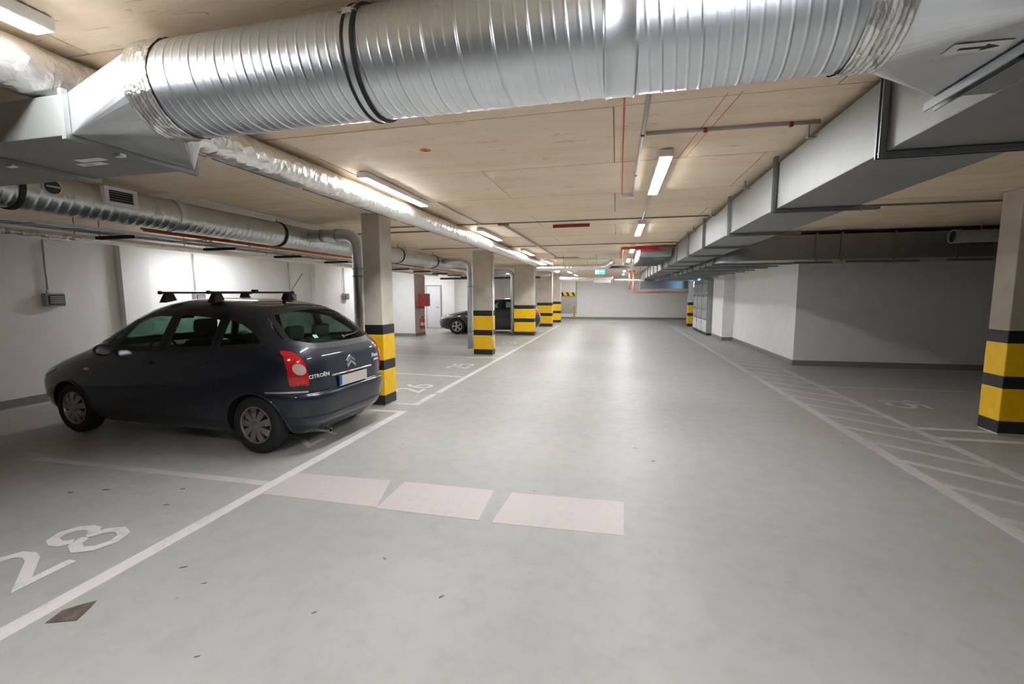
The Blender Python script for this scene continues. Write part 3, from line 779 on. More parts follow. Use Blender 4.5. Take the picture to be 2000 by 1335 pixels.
# reducer to slim branch at the end
MB().lathe([(LR, 0), (.115, .75)], (LX, 13.05, LZ), 'y', 40).build('reducer', 'galvanised', ld, True)
MB().lathe([(.115, 0), (.115, 6.5)], (LX, 13.8, LZ), 'y', 24).build('end_pipe', 'galvanised', ld, True)

def drop(path, r, label, rad=.22, rings=()):
    t = MB().tube(bend(path, rad, 10), r, 24).build('branch_pipe', 'galvanised', ld, True); t['label'] = label
    for (p, q) in rings:
        MB().tube([p, q], r + .006, 24).build('ring', 'galvanised_dark', t, True, angle=40)
    return t
drop([(LX + LR - .005, 6.56, 2.66), (-4.07, 6.56, 2.66), (-4.07, 6.56, 0.12)], .10, 'steel drop pipe behind the first pillar', .28,
     [((-4.07, 6.56, 2.10), (-4.07, 6.56, 2.13)), ((-4.07, 6.56, 1.98), (-4.07, 6.56, 2.01)), ((-4.45, 6.56, 2.66), (-4.42, 6.56, 2.66)), ((-4.72, 6.56, 2.66), (-4.69, 6.56, 2.66))])
drop([(LX + LR - .005, 12.35, 2.66), (-4.11, 12.35, 2.66), (-4.11, 12.35, 0.12)], .088, 'steel drop pipe behind the second pillar', .28,
     [((-4.11, 12.35, 1.9), (-4.11, 12.35, 1.93)), ((-4.11, 12.35, .62), (-4.11, 12.35, .64))])
drop([(LX + .115, 17.95, 2.62), (-4.15, 17.95, 2.62), (-4.15, 17.95, 0.10)], .088, 'steel drop pipe beside the third pillar', .26,
     [((-4.15, 17.95, .9), (-4.15, 17.95, .92))])

# ------------------------------------------------------------------ insulated pipes
def foilpipe(path, r, name, label, seed, rad=.2, wires=()):
    t = thing(name, tuple(path[0]), label, 'pipe')
    P = [Vector(p) for p in (bend(path, rad, 6) if len(path) > 2 else path)]
    # subdivide and wrinkle
    Q = []
    for a, b_ in zip(P[:-1], P[1:]):
        n = max(1, int((b_ - a).length / .06))
        Q += [a.lerp(b_, k / n) for k in range(n)]
    Q.append(P[-1]); rng = random.Random(seed)
    rs = [r * (1 + rng.uniform(-.018, .018) + .012 * math.sin(i * .45)) for i in range(len(Q))]
    MB().tube(Q, rs, 24).build('insulation', 'aluminium_foil', t, True)
    for (x_, y_, z_) in wires: MB().tube([(x_, y_, z_), (x_, y_, CZ - .003)], .004, 6).build('hanging_wire', 'plastic_dark', t)
    return t
fp = foilpipe([(-2.66, -5.9, 2.737), (-2.66, 20.6, 2.735)], .118, 'foil_pipe', 'thick foil wrapped pipe beside the lamp row', 3)
for i in range(14):
    y0 = 1.7 + i * .9
    MB().tube([(-2.66 - .028, y0, 2.737 - .116), (-2.66 - .033, y0 + .85, 2.737 - .114)], .006, 6).build('seam_tape', 'conduit_dark', fp)
for yy in (3.45, 5.05, 6.6, 8.4, 10.2, 12.0, 14.0, 16.0):
    MB().tube([(-2.66, yy, 2.737 + .115), (-2.66, yy, CZ - .003)], .004, 6).build('hanging_wire', 'plastic_dark', fp)
foilpipe([(-7.0, -5.9, 2.47), (-7.0, 16.9, 2.465)], .048, 'foil_pipe', 'thin foil wrapped pipe along the left wall', 5, wires=[(-7.0, y_, 2.51) for y_ in (3.0, 4.55, 6.1, 7.9, 9.7, 11.5, 13.5)])
foilpipe([(-7.2, 17.2, 2.56), (-7.1, 20.2, 2.56), (-6.6, 20.65, 2.56), (-3.0, 20.65, 2.56)], .05, 'foil_pipe', 'foil pipe turning above the grey car', 6, wires=[(-7.15, 18.6, 2.60), (-4.6, 20.65, 2.60)])
foilpipe([(-2.45, 13.9, 2.50), (-.32, 13.9, 2.50), (-.12, 13.9, 2.66)], .09, 'foil_pipe', 'foil wrapped pipe crossing the lane overhead', 8, .12, wires=[(-1.6, 13.9, 2.58), (-.6, 13.9, 2.58)])
foilpipe([(-2.55, 20.4, 2.36), (-.15, 20.4, 2.36)], .10, 'foil_pipe', 'white wrapped pipe crossing in front of the far wall', 9, wires=[(-1.9, 20.4, 2.45), (-.5, 20.4, 2.45)])
wpn = bpy.data.objects['foil_pipe.004']
MB().cbox(-1.0, -.25, 20.2, 20.6, 2.16, 2.275, .02).build('pipe_box', 'pvc_white', wpn)
foilpipe([(-.10, 20.5, 2.30), (1.2, 20.5, 2.27)], .05, 'foil_pipe', 'thin white pipe joining the far duct', 10, wires=[(.4, 20.5, 2.33), (1.0, 20.5, 2.33)])

# cable tray with orange conduits under the slim duct
tr = thing('cable_tray', (-5.55, 5, 2.40), 'steel cable tray hung below the slim spiral duct', 'cable tray')
for xx in (-5.72, -5.40): MB().box(xx - .006, xx + .006, -5.9, 16.6, 2.393, 2.425).build('tray_rail', 'galvanised_dark', tr)
for k in range(40): MB().box(-5.714, -5.406, .8 + k * .4, .82 + k * .4, 2.394, 2.404).build('rung', 'galvanised_dark', tr)
for k in range(12):
    yy = 1.25 + k * 1.37 * (1 if k < 5 else 1)
    b_ = channel((-5.80, yy, 2.375), (-5.28, yy, 2.375), .042, .036, (0, 0, -1), 'bracket', 'plastic_black', tr)
    MB().tube([(-5.76, yy, 2.34), (-5.76, yy, CZ - .003)], .006, 6).build('rod', 'strut_steel', b_)
MB().tube([(-5.36, 4.15, 2.47), (-5.36, 8, 2.47), (-5.36, 15.5, 2.46)], .012, 8).build('orange_cable', 'conduit_orange', tr, True)
MB().tube([(-5.33, 4.15, 2.445), (-5.33, 8, 2.445), (-5.33, 15.5, 2.44)], .010, 8).build('orange_cable', 'conduit_orange', tr, True)
tr2 = thing('cable_tray', (-6.4, 18, 2.5), 'dark cable tray crossing above the grey car', 'cable tray')
MB().prism([(18.9, 2.36), (19.2, 2.36), (19.2, 2.44), (19.19, 2.44), (19.19, 2.37), (18.91, 2.37), (18.91, 2.44), (18.9, 2.44)], 'x', -7.7, -3.2).build('tray', 'plastic_dark', tr2)
for k in range(6): MB().tube([(-7.7, 18.95 + .04 * k, 2.39), (-3.3, 18.95 + .04 * k, 2.39)], .012, 6).build('cable', 'plastic_black' if k % 3 else 'dark_red', tr2)
for xx in (-7.3, -5.7, -3.6): MB().tube([(xx, 19.18, 2.40), (xx, 19.18, CZ - .003)], .006, 6).build('rod', 'strut_steel', tr2)
tr3 = thing('cable_tray', (-1.3, 16, 2.6), 'black cable tray crossing the lane before the exit sign', 'cable tray')
MB().prism([(15.6, 2.56), (15.9, 2.56), (15.9, 2.63), (15.89, 2.63), (15.89, 2.57), (15.61, 2.57), (15.61, 2.63), (15.6, 2.63)], 'x', -2.5, .42).build('tray', 'plastic_black', tr3)
for k in range(5): MB().tube([(-2.5, 15.65 + .045 * k, 2.60), (.42, 15.65 + .045 * k, 2.60)], .014, 6).build('cable', ('plastic_black', 'dark_red', 'plastic_dark')[k % 3], tr3)
for xx in (-2.2, -1.0, .2): MB().tube([(xx, 15.88, 2.58), (xx, 15.88, CZ - .003)], .006, 6).build('rod', 'strut_steel', tr3)

# ------------------------------------------------------------------ conduits on the ceiling
def conduit(path, r, mat, label, clips=(), rad=.05):
    P = bend(path, rad, 5) if len(path) > 2 else path
    o = MB().tube(P, r, 10).build('conduit', mat, None, True)
    tag(o, label, 'conduit', 'conduits fixed to the slab')
    for (p, m) in clips:
        MB().cbox(p[0] - .013, p[0] + .013, p[1] - .013, p[1] + .013, CZ - .034, CZ - .002, .004).build('clip', m, o)
    return o
zc = CZ - .0145
conduit([(.165, 1.0, zc), (.165, 5.68, zc)], .013, 'conduit_grey', 'grey conduit running straight beyond the duct to a small sensor',
        [((.165, 3.55), 'dark_red'), ((.165, 4.7), 'conduit_dark')])
conduit([(.19, 3.56, zc), (1.34, 3.60, zc)], .012, 'conduit_grey', 'grey conduit with red clips running to the grey duct', [((.60, 3.575), 'red_paint'), ((1.16, 3.595), 'dark_red')])
o = tag(MB().cbox(.05, .19, 5.66, 5.74, CZ - .04, CZ - .002, .006).build('ceiling_sensor', 'lamp_white'), 'small white sensor box at the conduit end', 'sensor')
conduit([(.375, 5.47, zc), (.375, 7.7, zc)], .012, 'conduit_grey', 'grey conduit linking the two nearest lane lamps')
conduit([(-3.9, 7.32, zc + .004), (1.34, 7.44, zc + .004)], .0085, 'conduit_dark', 'dark conduit across the lane near the red strip')
conduit([(-5.0, 11.0, zc + .004), (1.34, 11.0, zc + .004)], .0085, 'conduit_dark', 'dark conduit across the lane behind the red strip')
conduit([(-1.865, 7.46, zc - .01), (-1.865, 14.7, zc - .01)], .020, 'conduit_grey', 'pale conduit running down the lane from a small bracket')
m = MB().box(-1.95, -1.78, 7.36, 7.46, CZ - .035, CZ - .002).build('slab_bracket', 'conduit_dark'); tag(m, 'small dark bracket where two conduits meet', 'bracket')
conduit([(-2.0, 14.7, zc), (-1.2, 14.72, zc)], .012, 'conduit_dark', 'short dark conduit ending the pale one')
conduit([(-2.25, 5.5, zc), (-2.25, 7.3, zc)], .011, 'conduit_grey', 'grey conduit leaving the lamp beside the foil pipe')
conduit([(-5.0, 4.6, zc), (-5.0, 7.0, zc)], .02, 'lamp_white', 'white conduit just above the slim duct', [((-5.0, 5.6), 'plastic_black')])
conduit([(2.2, 7.1, zc), (9.0, 7.3, zc)], .012, 'conduit_dark', 'dark conduit across the right bay ceiling')
conduit([(-3.4, 7.9, zc), (-9.0, 7.9, zc)], .012, 'conduit_dark', 'dark conduit above the stalls behind the first pillar')
# red painted line and marks on the slab
rl = tag(MB().prism([(.014, 2.2), (.024, 2.2), (.048, 5.68), (.038, 5.68)], 'z', CZ - .0035, CZ - .0018).build('chalk_line', 'mark_red', ceiling), 'red marker line drawn on the slab')
for (x0, y0, x1, y1) in ((.62, 3.0, .50, 4.3), (.70, 3.0, .56, 4.3)):
    MB().prism([(x0, y0), (x0 + .003, y0), (x1 + .003, y1), (x1, y1)], 'z', CZ - .0034, CZ - .0019).build('chalk_line', 'mark_red', ceiling)
MB().lathe([(.028, 0), (.045, 0), (.045, .001), (.028, .001)], (-1.55, 3.55, CZ - .0035), 'z', 24, True).build('chalk_mark', 'mark_red', ceiling)
MB().lathe([(0.001, 0), (.02, 0), (.02, .001)], (-1.55, 3.55, CZ - .0035), 'z', 24).build('chalk_mark', 'mark_red', ceiling)
rs = tag(MB().cbox(-1.085, -.46, 7.79, 7.85, CZ - .05, CZ - .002, .006).build('red_strip', 'dark_red'), 'dark red strip fixed across the slab over the lane', 'strip')

# red sprinkler pipework far ahead
def rpipe(path, r, mat, label):
    o = MB().tube(bend(path, .1, 5), r, 10).build('sprinkler_pipe', mat, None, True); return tag(o, label, 'pipe', 'red pipes near the far end')
rpipe([(.12, 14.2, 2.78), (.12, 11.2, 2.78), (1.3, 11.3, 2.78)], .035, 'pipe_rust', 'rust red pipe elbow beside the third lane lamp')
MB().tube([(.42, 11.23, 2.78), (.95, 11.27, 2.78)], .05, 14).build('pipe_sleeve', 'red_paint', bpy.data.objects['sprinkler_pipe'], True)
rpipe([(.85, 23.8, CZ - .004), (.85, 23.8, 1.80), (1.1, 23.8, 1.76), (3.5, 23.8, 1.76)], .045, 'pipe_rust', 'rust red pipe crossing low before the far wall')
rpipe([(.65, 23.9, CZ - .004), (.65, 23.9, 1.9)], .04, 'pipe_rust', 'short rust red upright pipe before the far wall')
rpipe([(.80, 15.6, 2.84), (.80, 20.0, 2.84)], .03, 'pipe_rust', 'rust red pipe running back beside the grey duct')
fd = thing('cross_duct', (.9, 12.5, 2.7), 'grey slatted duct between the lane lamps and the grey duct', 'air duct')
for k in range(6):
    MB().cbox(.55, 1.295, 11.6 + k * .62, 12.15 + k * .62, 2.62, 2.80, .004).build('duct_section', 'galvanised_dark', fd)
    MB().box(.50, 1.295, 12.15 + k * .62, 12.20 + k * .62, 2.58, CZ - .004).build('hanger_rail', 'strut_steel', fd)
fe = thing('end_duct', (2.2, 27, 2.0), 'dark flat duct crossing under the far end of the ducts', 'air duct')
MB().cbox(1.3, 4.4, 25.2, 26.0, 1.95, 2.37, .004).build('duct_section', 'galvanised_dark', fe)
MB().box(1.25, 1.30, 25.15, 26.05, 1.90, 2.38).build('flange', 'strut_steel', fe)
for xx in (1.28, 4.2): MB().tube([(xx, 25.6, 2.36), (xx, 25.6, CZ - .003)], .01, 6).build('rod', 'strut_steel', fe)

# ------------------------------------------------------------------ exit sign
ex = thing('exit_sign', (-.62, 17.0, 2.5), 'green lit exit sign hung over the lane', 'exit sign')
MB().cbox(-.78, -.43, 17.0, 17.05, 2.415, 2.61, .006).build('housing', 'lamp_white', ex)
MB().box(-.775, -.435, 16.990, 17.0, 2.42, 2.605).build('face', 'sign_green', ex)
MB().lathe([(0.001, 0), (.016, 0), (.016, .003)], (-.665, 16.986, 2.575), 'y', 14).build('figure_head', 'sign_white', ex)
MB().prism([(-.70, 2.55), (-.655, 2.555), (-.64, 2.52), (-.665, 2.49), (-.64, 2.44), (-.66, 2.437), (-.69, 2.485), (-.72, 2.45), (-.735, 2.46), (-.705, 2.505)], 'y', 16.985, 16.990).build('running_figure', 'sign_white', ex)
MB().box(-.755, -.742, 16.985, 16.990, 2.43, 2.60).build('figure_door', 'sign_white', ex)
MB().prism([(-.60, 2.505), (-.535, 2.505), (-.535, 2.48), (-.48, 2.515), (-.535, 2.55), (-.535, 2.525), (-.60, 2.525)], 'y', 16.985, 16.990).build('arrow', 'sign_white', ex)
for xx in (-.74, -.47): MB().tube([(xx, 17.02, 2.60), (xx, 17.02, CZ)], .004, 6).build('cord', 'strut_steel', ex)

# ------------------------------------------------------------------ socket boxes on the left wall
def socket(yc, label, lx=X_L):
    t = thing('socket_box', (lx, yc, 1.63), label, 'socket box', 'grey socket boxes on the left wall')
    MB().cbox(lx, lx + .10, yc - .13, yc + .13, 1.535, 1.745, .010).build('case', 'plastic_grey', t)
    fr = MB().cbox(lx + .10, lx + .112, yc - .10, yc + .115, 1.56, 1.72, .004).build('cover', 'plastic_dark', t)
    for k in range(4): MB().box(lx + .112, lx + .118, yc - .085, yc + .10, 1.58 + k * .033, 1.60 + k * .033).build('rib', 'plastic_grey', fr)
    MB().tube([(lx + .035, yc - .06, 1.74), (lx + .035, yc - .06, 2.60)], .014, 8).build('conduit', 'conduit_grey', t, True)
    MB().tube([(lx + .035, yc - .06, 1.74), (lx + .035, yc - .06, 1.80)], .022, 8).build('gland', 'sticker_white', t, True)
    return t
socket(5.43, 'grey socket box on the left wall nearest the viewer')
socket(8.05, 'grey socket box behind the front roof bar')
socket(10.95, 'grey socket box just right of the car aerial')
socket(13.55, 'grey socket box between the car and first pillar')
socket(16.25, 'grey socket box just right of the first pillar')
# rectangular grey board behind, fire point
fc = thing('fire_cabinet', (-7.7, 17.3, 1.2), 'red fire hose cabinet on the wall end', 'fire cabinet')
MB().cbox(-7.913, -7.62, 17.05, 17.55, 1.21, 1.73, .008).build('case', 'cabinet_red', fc)
dr = MB().cbox(-7.88, -7.65, 17.038, 17.05, 1.24, 1.70, .004).build('door', 'cabinet_red', fc)
MB().box(-7.70, -7.68, 17.02, 17.04, 1.43, 1.50).build('latch', 'plastic_black', dr)
MB().tube([(-7.75, 17.3, 1.73), (-7.75, 17.3, 2.45)], .022, 10).build('pipe', 'conduit_grey', fc, True)
fs = tag(MB().cbox(-7.913, -7.74, 16.80, 17.30, 1.14, 1.19, .006).build('fire_shelf', 'dark_red'), 'dark red shelf under the fire hose cabinet', 'shelf')
fx = thing('fire_extinguisher', (-7.80, 17.2, .28), 'red fire extinguisher on the wall end', 'fire extinguisher')
MB().lathe([(0.001, 0), (.075, .0), (.085, .02), (.085, .36), (.07, .41), (.035, .44), (.03, .47), (.001, .47)], (-7.82, 17.2, .28), 'z', 24).build('cylinder', 'red_paint', fx, True, angle=50)
MB().tube([(-7.82, 17.2, .75), (-7.82, 17.2, .79)], .03, 12).box(-7.83, -7.71, 17.19, 17.21, .79, .81).build('valve', 'plastic_black', fx)
MB().tube(bend([(-7.82, 17.17, .77), (-7.75, 17.10, .72), (-7.74, 17.10, .40)], .05), .011, 8).build('hose', 'plastic_black', fx, True)
MB().lathe([(.0856, .14), (.0860, .14), (.0860, .27), (.0856, .27)], (-7.82, 17.2, .28), 'z', 24).build('label_band', 'sticker_white', fx)

# tall grey cabinets against the right wall
cabx0, cabx1 = 3.55, 3.79
for i, (ya, yb) in enumerate(((19.25, 20.35), (20.40, 21.45), (21.50, 22.50))):
    t = thing('tall_cabinet', ((cabx0 + cabx1) / 2, (ya + yb) / 2, 0), ('tall grey cabinet nearest the viewer on the right wall', 'middle tall grey cabinet on the right wall', 'farthest tall grey cabinet on the right wall')[i], 'cabinet', 'tall grey cabinets')
    MB().cbox(cabx0 + .02, cabx1, ya, yb, .08, 2.27, .006).build('case', 'galvanised_dark', t)
    MB().box(cabx0 + .05, cabx1, ya + .03, yb - .03, 0, .08).build('plinth', 'plastic_black', t)
    zz = [.10, .63, 1.18, 1.72, 2.25]
    for k in range(4):
        n = 1 if k == 0 else 3
        for j in range(n):
            a = ya + .02 + (yb - ya - .04) * j / n; b_ = ya + .02 + (yb - ya - .04) * (j + 1) / n
            dd = MB().cbox(cabx0, cabx0 + .019, a + .008, b_ - .008, zz[k] + .03, zz[k + 1] - .03, .004).build('door', 'plastic_grey' if k else 'door_white', t)
            MB().box(cabx0 - .012, cabx0, b_ - .06, b_ - .035, zz[k + 1] - .17, zz[k + 1] - .09).build('handle', 'plastic_black', dd)
o = tag(MB().cbox(3.60, 3.79, 22.6, 22.9, 2.0, 2.25, .01).build('panel_lamp', 'panel_blue_light'), 'small bluish lit panel beside the grey cabinets', 'lamp')

# hazard marked stair underside and post at the far wall
hz = thing('stair_soffit', (-3.0, 29.6, 1.5), 'white sloping concrete stair underside with hazard edge', 'stair')
MB().prism([(30.69, .35), (29.7, 1.62), (29.7, CZ - .012), (30.69, CZ - .012)], 'x', -3.65, -2.60).build('soffit', 'pillar_white', hz)
HB = MB().box(-3.66, -2.59, 29.685, 29.70, 1.56, 1.80).build('edge_band', 'band_yellow', hz)
for k in range(3):
    x0 = -3.60 + k * .36
    MB().prism([(x0, 1.80), (x0 + .15, 1.80), (x0 + .26, 1.56), (x0 + .11, 1.56)], 'y', 29.678, 29.685).build('stripe', 'band_black', HB)
hp = thing('hazard_post', (-2.66, 29.7, 0), 'thin yellow and black striped post by the far wall', 'post')
MB().box(-2.73, -2.63, 29.66, 29.74, 0, .98).build('post', 'band_yellow', hp)
for k in range(7):
    z0 = .03 + k * .135
    MB().prism([(-2.731, z0 + .04), (-2.731, z0 + .10), (-2.629, z0 + .06), (-2.629, z0)], 'y', 29.652, 29.66).build('stripe', 'band_black', hp)

# ------------------------------------------------------------------ cars
def pchip(xs, ys):
    xs = np.array(xs, float); ys = np.array(ys, float); h = np.diff(xs); d = np.diff(ys) / h
    m = np.zeros(len(xs)); m[0] = d[0]; m[-1] = d[-1]
    for i in range(1, len(xs) - 1):
        if d[i - 1] * d[i] > 0:
            w1, w2 = 2 * h[i] + h[i - 1], h[i] + 2 * h[i - 1]
            m[i] = (w1 + w2) / (w1 / d[i - 1] + w2 / d[i])
    def fn(x):
        x = min(max(x, xs[0]), xs[-1]); i = min(max(int(np.searchsorted(xs, x)) - 1, 0), len(xs) - 2)
        t = (x - xs[i]) / h[i]
        return float((2 * t ** 3 - 3 * t ** 2 + 1) * ys[i] + (t ** 3 - 2 * t ** 2 + t) * h[i] * m[i] + (-2 * t ** 3 + 3 * t ** 2) * ys[i + 1] + (t ** 3 - t ** 2) * h[i] * m[i + 1])
    return fn
def inpoly(p, poly):
    x, y = p; c = False; n = len(poly); j = n - 1
    for i in range(n):
        xi, yi = poly[i]; xj, yj = poly[j]
        if (yi > y) != (yj > y) and x < (xj - xi) * (y - yi) / (yj - yi) + xi: c = not c
        j = i
    return c
def round_poly(poly, rad, n=5):
    out = []
    m = len(poly)
    for i in range(m):
        p = Vector(poly[i]); a = Vector(poly[i - 1]) - p; b = Vector(poly[(i + 1) % m]) - p
        d = min(rad, a.length * .45, b.length * .45); p0 = p + a.normalized() * d; p1 = p + b.normalized() * d
        for k in range(n + 1):
            t = k / n; q = p0 * (1 - t) ** 2 + p * 2 * t * (1 - t) + p1 * t * t; out.append((q.x, q.y))
    return out
def resample(poly, step):
    out = []
    m = len(poly)
    for i in range(m):
        a = Vector(poly[i]); b = Vector(poly[(i + 1) % m]); n = max(1, int((b - a).length / step))
        out += [tuple(a.lerp(b, k / n)) for k in range(n)]
    return out
def fill(poly, step=.05):
    # fill a 2D polygon with a cut grid, returns verts, faces
    bm = bmesh.new(); vs = [bm.verts.new((p[0], p[1], 0)) for p in poly]; bm.faces.new(vs)
    xs = [p[0] for p in poly]; ys = [p[1] for p in poly]
    for ax, lo, hi in ((0, min(xs), max(xs)), (1, min(ys), max(ys))):
        k = lo + step
        while k < hi - 1e-4:
            co = (k, 0, 0) if ax == 0 else (0, k, 0); no = (1, 0, 0) if ax == 0 else (0, 1, 0)
            bmesh.ops.bisect_plane(bm, geom=bm.verts[:] + bm.edges[:] + bm.faces[:], plane_co=co, plane_no=no); k += step
    bm.verts.ensure_lookup_table(); bm.verts.index_update()
    V = [(v.co.x, v.co.y) for v in bm.verts]; Fc = [[v.index for v in f.verts] for f in bm.faces]; bm.free()
    return V, Fc

class Shell:
    def __init__(s, UF, UR, W, qra, nf, nr, K=110):
        s.f = pchip(*zip(*UF)); s.r = pchip(*zip(*UR)); s.w = pchip(*zip(*W)); s.qra = qra
        s.nf = pchip(*zip(*nf)); s.nr = pchip(*zip(*nr)); s.K = K; s.ztop = UF[-1][0]
        s._arc = {}
    def par(s, z):
        xf, xr = s.qra - s.f(z), s.qra - s.r(z)
        return xf, xr, s.w(z), xr + (xf - xr) * .47, s.nf(z), s.nr(z)
    def side_y(s, x, z):
        xf, xr, w, xc, nf, nr = s.par(z)
        a, n = (xf - xc, nf) if x > xc else (xc - xr, nr)
        return w * max(0.0, 1 - min(1, abs((x - xc) / a)) ** n) ** (1 / n)
    def rear_x(s, y, z):
        xf, xr, w, xc, nf, nr = s.par(z)
        return xc - (xc - xr) * max(0.0, 1 - min(1, abs(y) / w) ** nr) ** (1 / nr)
    def front_x(s, y, z):
        xf, xr, w, xc, nf, nr = s.par(z)
        return xc + (xf - xc) * max(0.0, 1 - min(1, abs(y) / w) ** nf) ** (1 / nf)
    def quad(s, z, rear):
        xf, xr, w, xc, nf, nr = s.par(z); a, n = (xc - xr, nr) if rear else (xf - xc, nf)
        t = np.linspace(0, 1, 900); ph = (t + .0) * PI / 2
        c, sn = np.cos(ph), np.sin(ph)
        X = xc + (-1 if rear else 1) * a * np.abs(c) ** (2 / n); Y = w * np.abs(sn) ** (2 / n)
        L = np.concatenate([[0], np.cumsum(np.hypot(np.diff(X), np.diff(Y)))])
        return X, Y, L
    def rear_s(s, sv, z):
        key = round(z, 4)
        if key not in s._arc: s._arc[key] = s.quad(z, True)
        X, Y, L = s._arc[key]; a = abs(sv)
        return float(np.interp(a, L, X)), math.copysign(float(np.interp(a, L, Y)), sv)
    def front_s(s, sv, z):
        X, Y, L = s.quad(z, False); a = abs(sv)
        return float(np.interp(a, L, X)), math.copysign(float(np.interp(a, L, Y)), sv)
    def ring(s, z):
        K = s.K; out = []
        Xr, Yr, Lr = s.quad(z, True); Xf, Yf, Lf = s.quad(z, False)
        u = np.linspace(0, 1, K + 1)
        A = np.stack([np.interp(u * Lr[-1], Lr, Xr), np.interp(u * Lr[-1], Lr, Yr)], -1)[:-1]
        B = np.stack([np.interp(u * Lf[-1], Lf, Xf), np.interp(u * Lf[-1], Lf, Yf)], -1)[::-1][:-1]
        half = np.concatenate([A, B]); front = np.array([[Xf[0], 0.0]])
        mir = half[1:][::-1] * np.array([1, -1])
        return np.concatenate([half, front, mir])

def car_builder(root, sh, zrows, windows, arches, paint, classify, glass):
    # windows: list of (kind, poly) in local coordinates, kind 'side' (x,z), 'rear' (y,z), 'front' (y,z)
    rings = [sh.ring(z) for z in zrows]; n = len(rings[0])
    V = np.concatenate([np.column_stack([rg, np.full(n, z)]) for rg, z in zip(rings, zrows)])
    groups = {}
    for i in range(len(zrows) - 1):
        for j in range(n):
            a, b, c, d = i * n + j, i * n + (j + 1) % n, (i + 1) * n + (j + 1) % n, (i + 1) * n + j
            ce = (V[a] + V[b] + V[c] + V[d]) / 4; x, y, z = ce
            xf, xr, w, xc, nf, nr = sh.par(z); skip = False
            for kind, poly in windows:
                if kind == 'side': skip = inpoly((x, z), poly)
                elif kind == 'rear': skip = x < xc and inpoly((abs(y), z), poly)
                else: skip = x > xc and inpoly((abs(y), z), poly)
                if skip: break
            if not skip and abs(y) > .42:
                for (ax, az, ar) in arches:
                    if (x - ax) ** 2 + (z - az) ** 2 < ar * ar: skip = True
            if skip: continue
            groups.setdefault(classify(x, y, z, xr, xf), []).append((a, b, c, d))
    groups['body'].append(tuple(range(n))[::-1])
    top = len(zrows) - 1
    groups['body'].append(tuple(top * n + k for k in range(n)))
    for name, fs in groups.items():
        used = sorted({i for f in fs for i in f}); mp = {o: k for k, o in enumerate(used)}
        nm = name.split(':')[0]
        MB().add([V[i] for i in used], [tuple(mp[i] for i in f) for f in fs]).build(nm, paint, root, True, local=True, fix=False, angle=50)

def surf_point(sh, kind, p, off, side):
    if kind == 'side':
        x, z = p; y = sh.side_y(x, z)
        e = .01; dydx = (sh.side_y(x + e, z) - sh.side_y(x - e, z)) / (2 * e); dydz = (sh.side_y(x, z + e) - sh.side_y(x, z - e)) / (2 * e)
        nn = Vector((-dydx, 1, -dydz)).normalized(); q = Vector((x, y, z)) + nn * off
        return (q.x, q.y * side, q.z)
    s_, z = p
    fn = sh.rear_s if kind == 'rear' else sh.front_s
    e = .008
    x, y = fn(s_, z); x2, y2 = fn(s_ + e, z); x3, y3 = fn(s_, z + e)
    t1 = Vector((x2 - x, y2 - y, 0)); t2 = Vector((x3 - x, y3 - y, e)); nn = t1.cross(t2).normalized()
    c = Vector((sh.par(z)[3], 0, z)); 
    if nn.dot(Vector((x, y, z)) - c) < 0: nn = -nn
    q = Vector((x, y, z)) + nn * off
    return (q.x, q.y, q.z)
def skin(sh, kind, poly, off, name, mat, parent, side=1, step=.05, thick=0.0, local=True):
    V, Fc = fill(resample(poly, step), step)
    P = [surf_point(sh, kind, p, off, side) for p in V]
    m = MB().add(P, Fc)
    if thick:
        Q = [surf_point(sh, kind, p, off - thick, side) for p in resample(poly, step)]
        B = [surf_point(sh, kind, p, off, side) for p in resample(poly, step)]
        k = len(Q); m.add(B + Q, [(i, (i + 1) % k, k + (i + 1) % k, k + i) for i in range(k)])
    if thick: m.weld()
    return m.build(name, mat, parent, True, local=local, angle=40)
def band(sh, kind, poly, d_in, d_out, off, name, mat, parent, side=1, closed=True, step=.03):
    pts = resample(poly, step) if closed else [p for a, b in zip(poly[:-1], poly[1:]) for p in [tuple(Vector(a).lerp(Vector(b), k / max(1, int((Vector(b) - Vector(a)).length / step)))) for k in range(max(1, int((Vector(b) - Vector(a)).length / step)))]] + [poly[-1]]
    n = len(pts); I = []; O = []
    for i in range(n):
        a = Vector(pts[i - 1] if closed or i else pts[0]); b = Vector(pts[(i + 1) % n] if closed or i < n - 1 else pts[-1])
        t = (b - a).normalized(); nn = Vector((-t.y, t.x)); p = Vector(pts[i])
        I.append(surf_point(sh, kind, p + nn * d_in, off, side)); O.append(surf_point(sh, kind, p - nn * d_out, off, side))
    f = [(i, (i + 1) % n, n + (i + 1) % n, n + i) for i in range(n if closed else n - 1)]
    return MB().add(I + O, f).build(name, mat, parent, True, local=True)

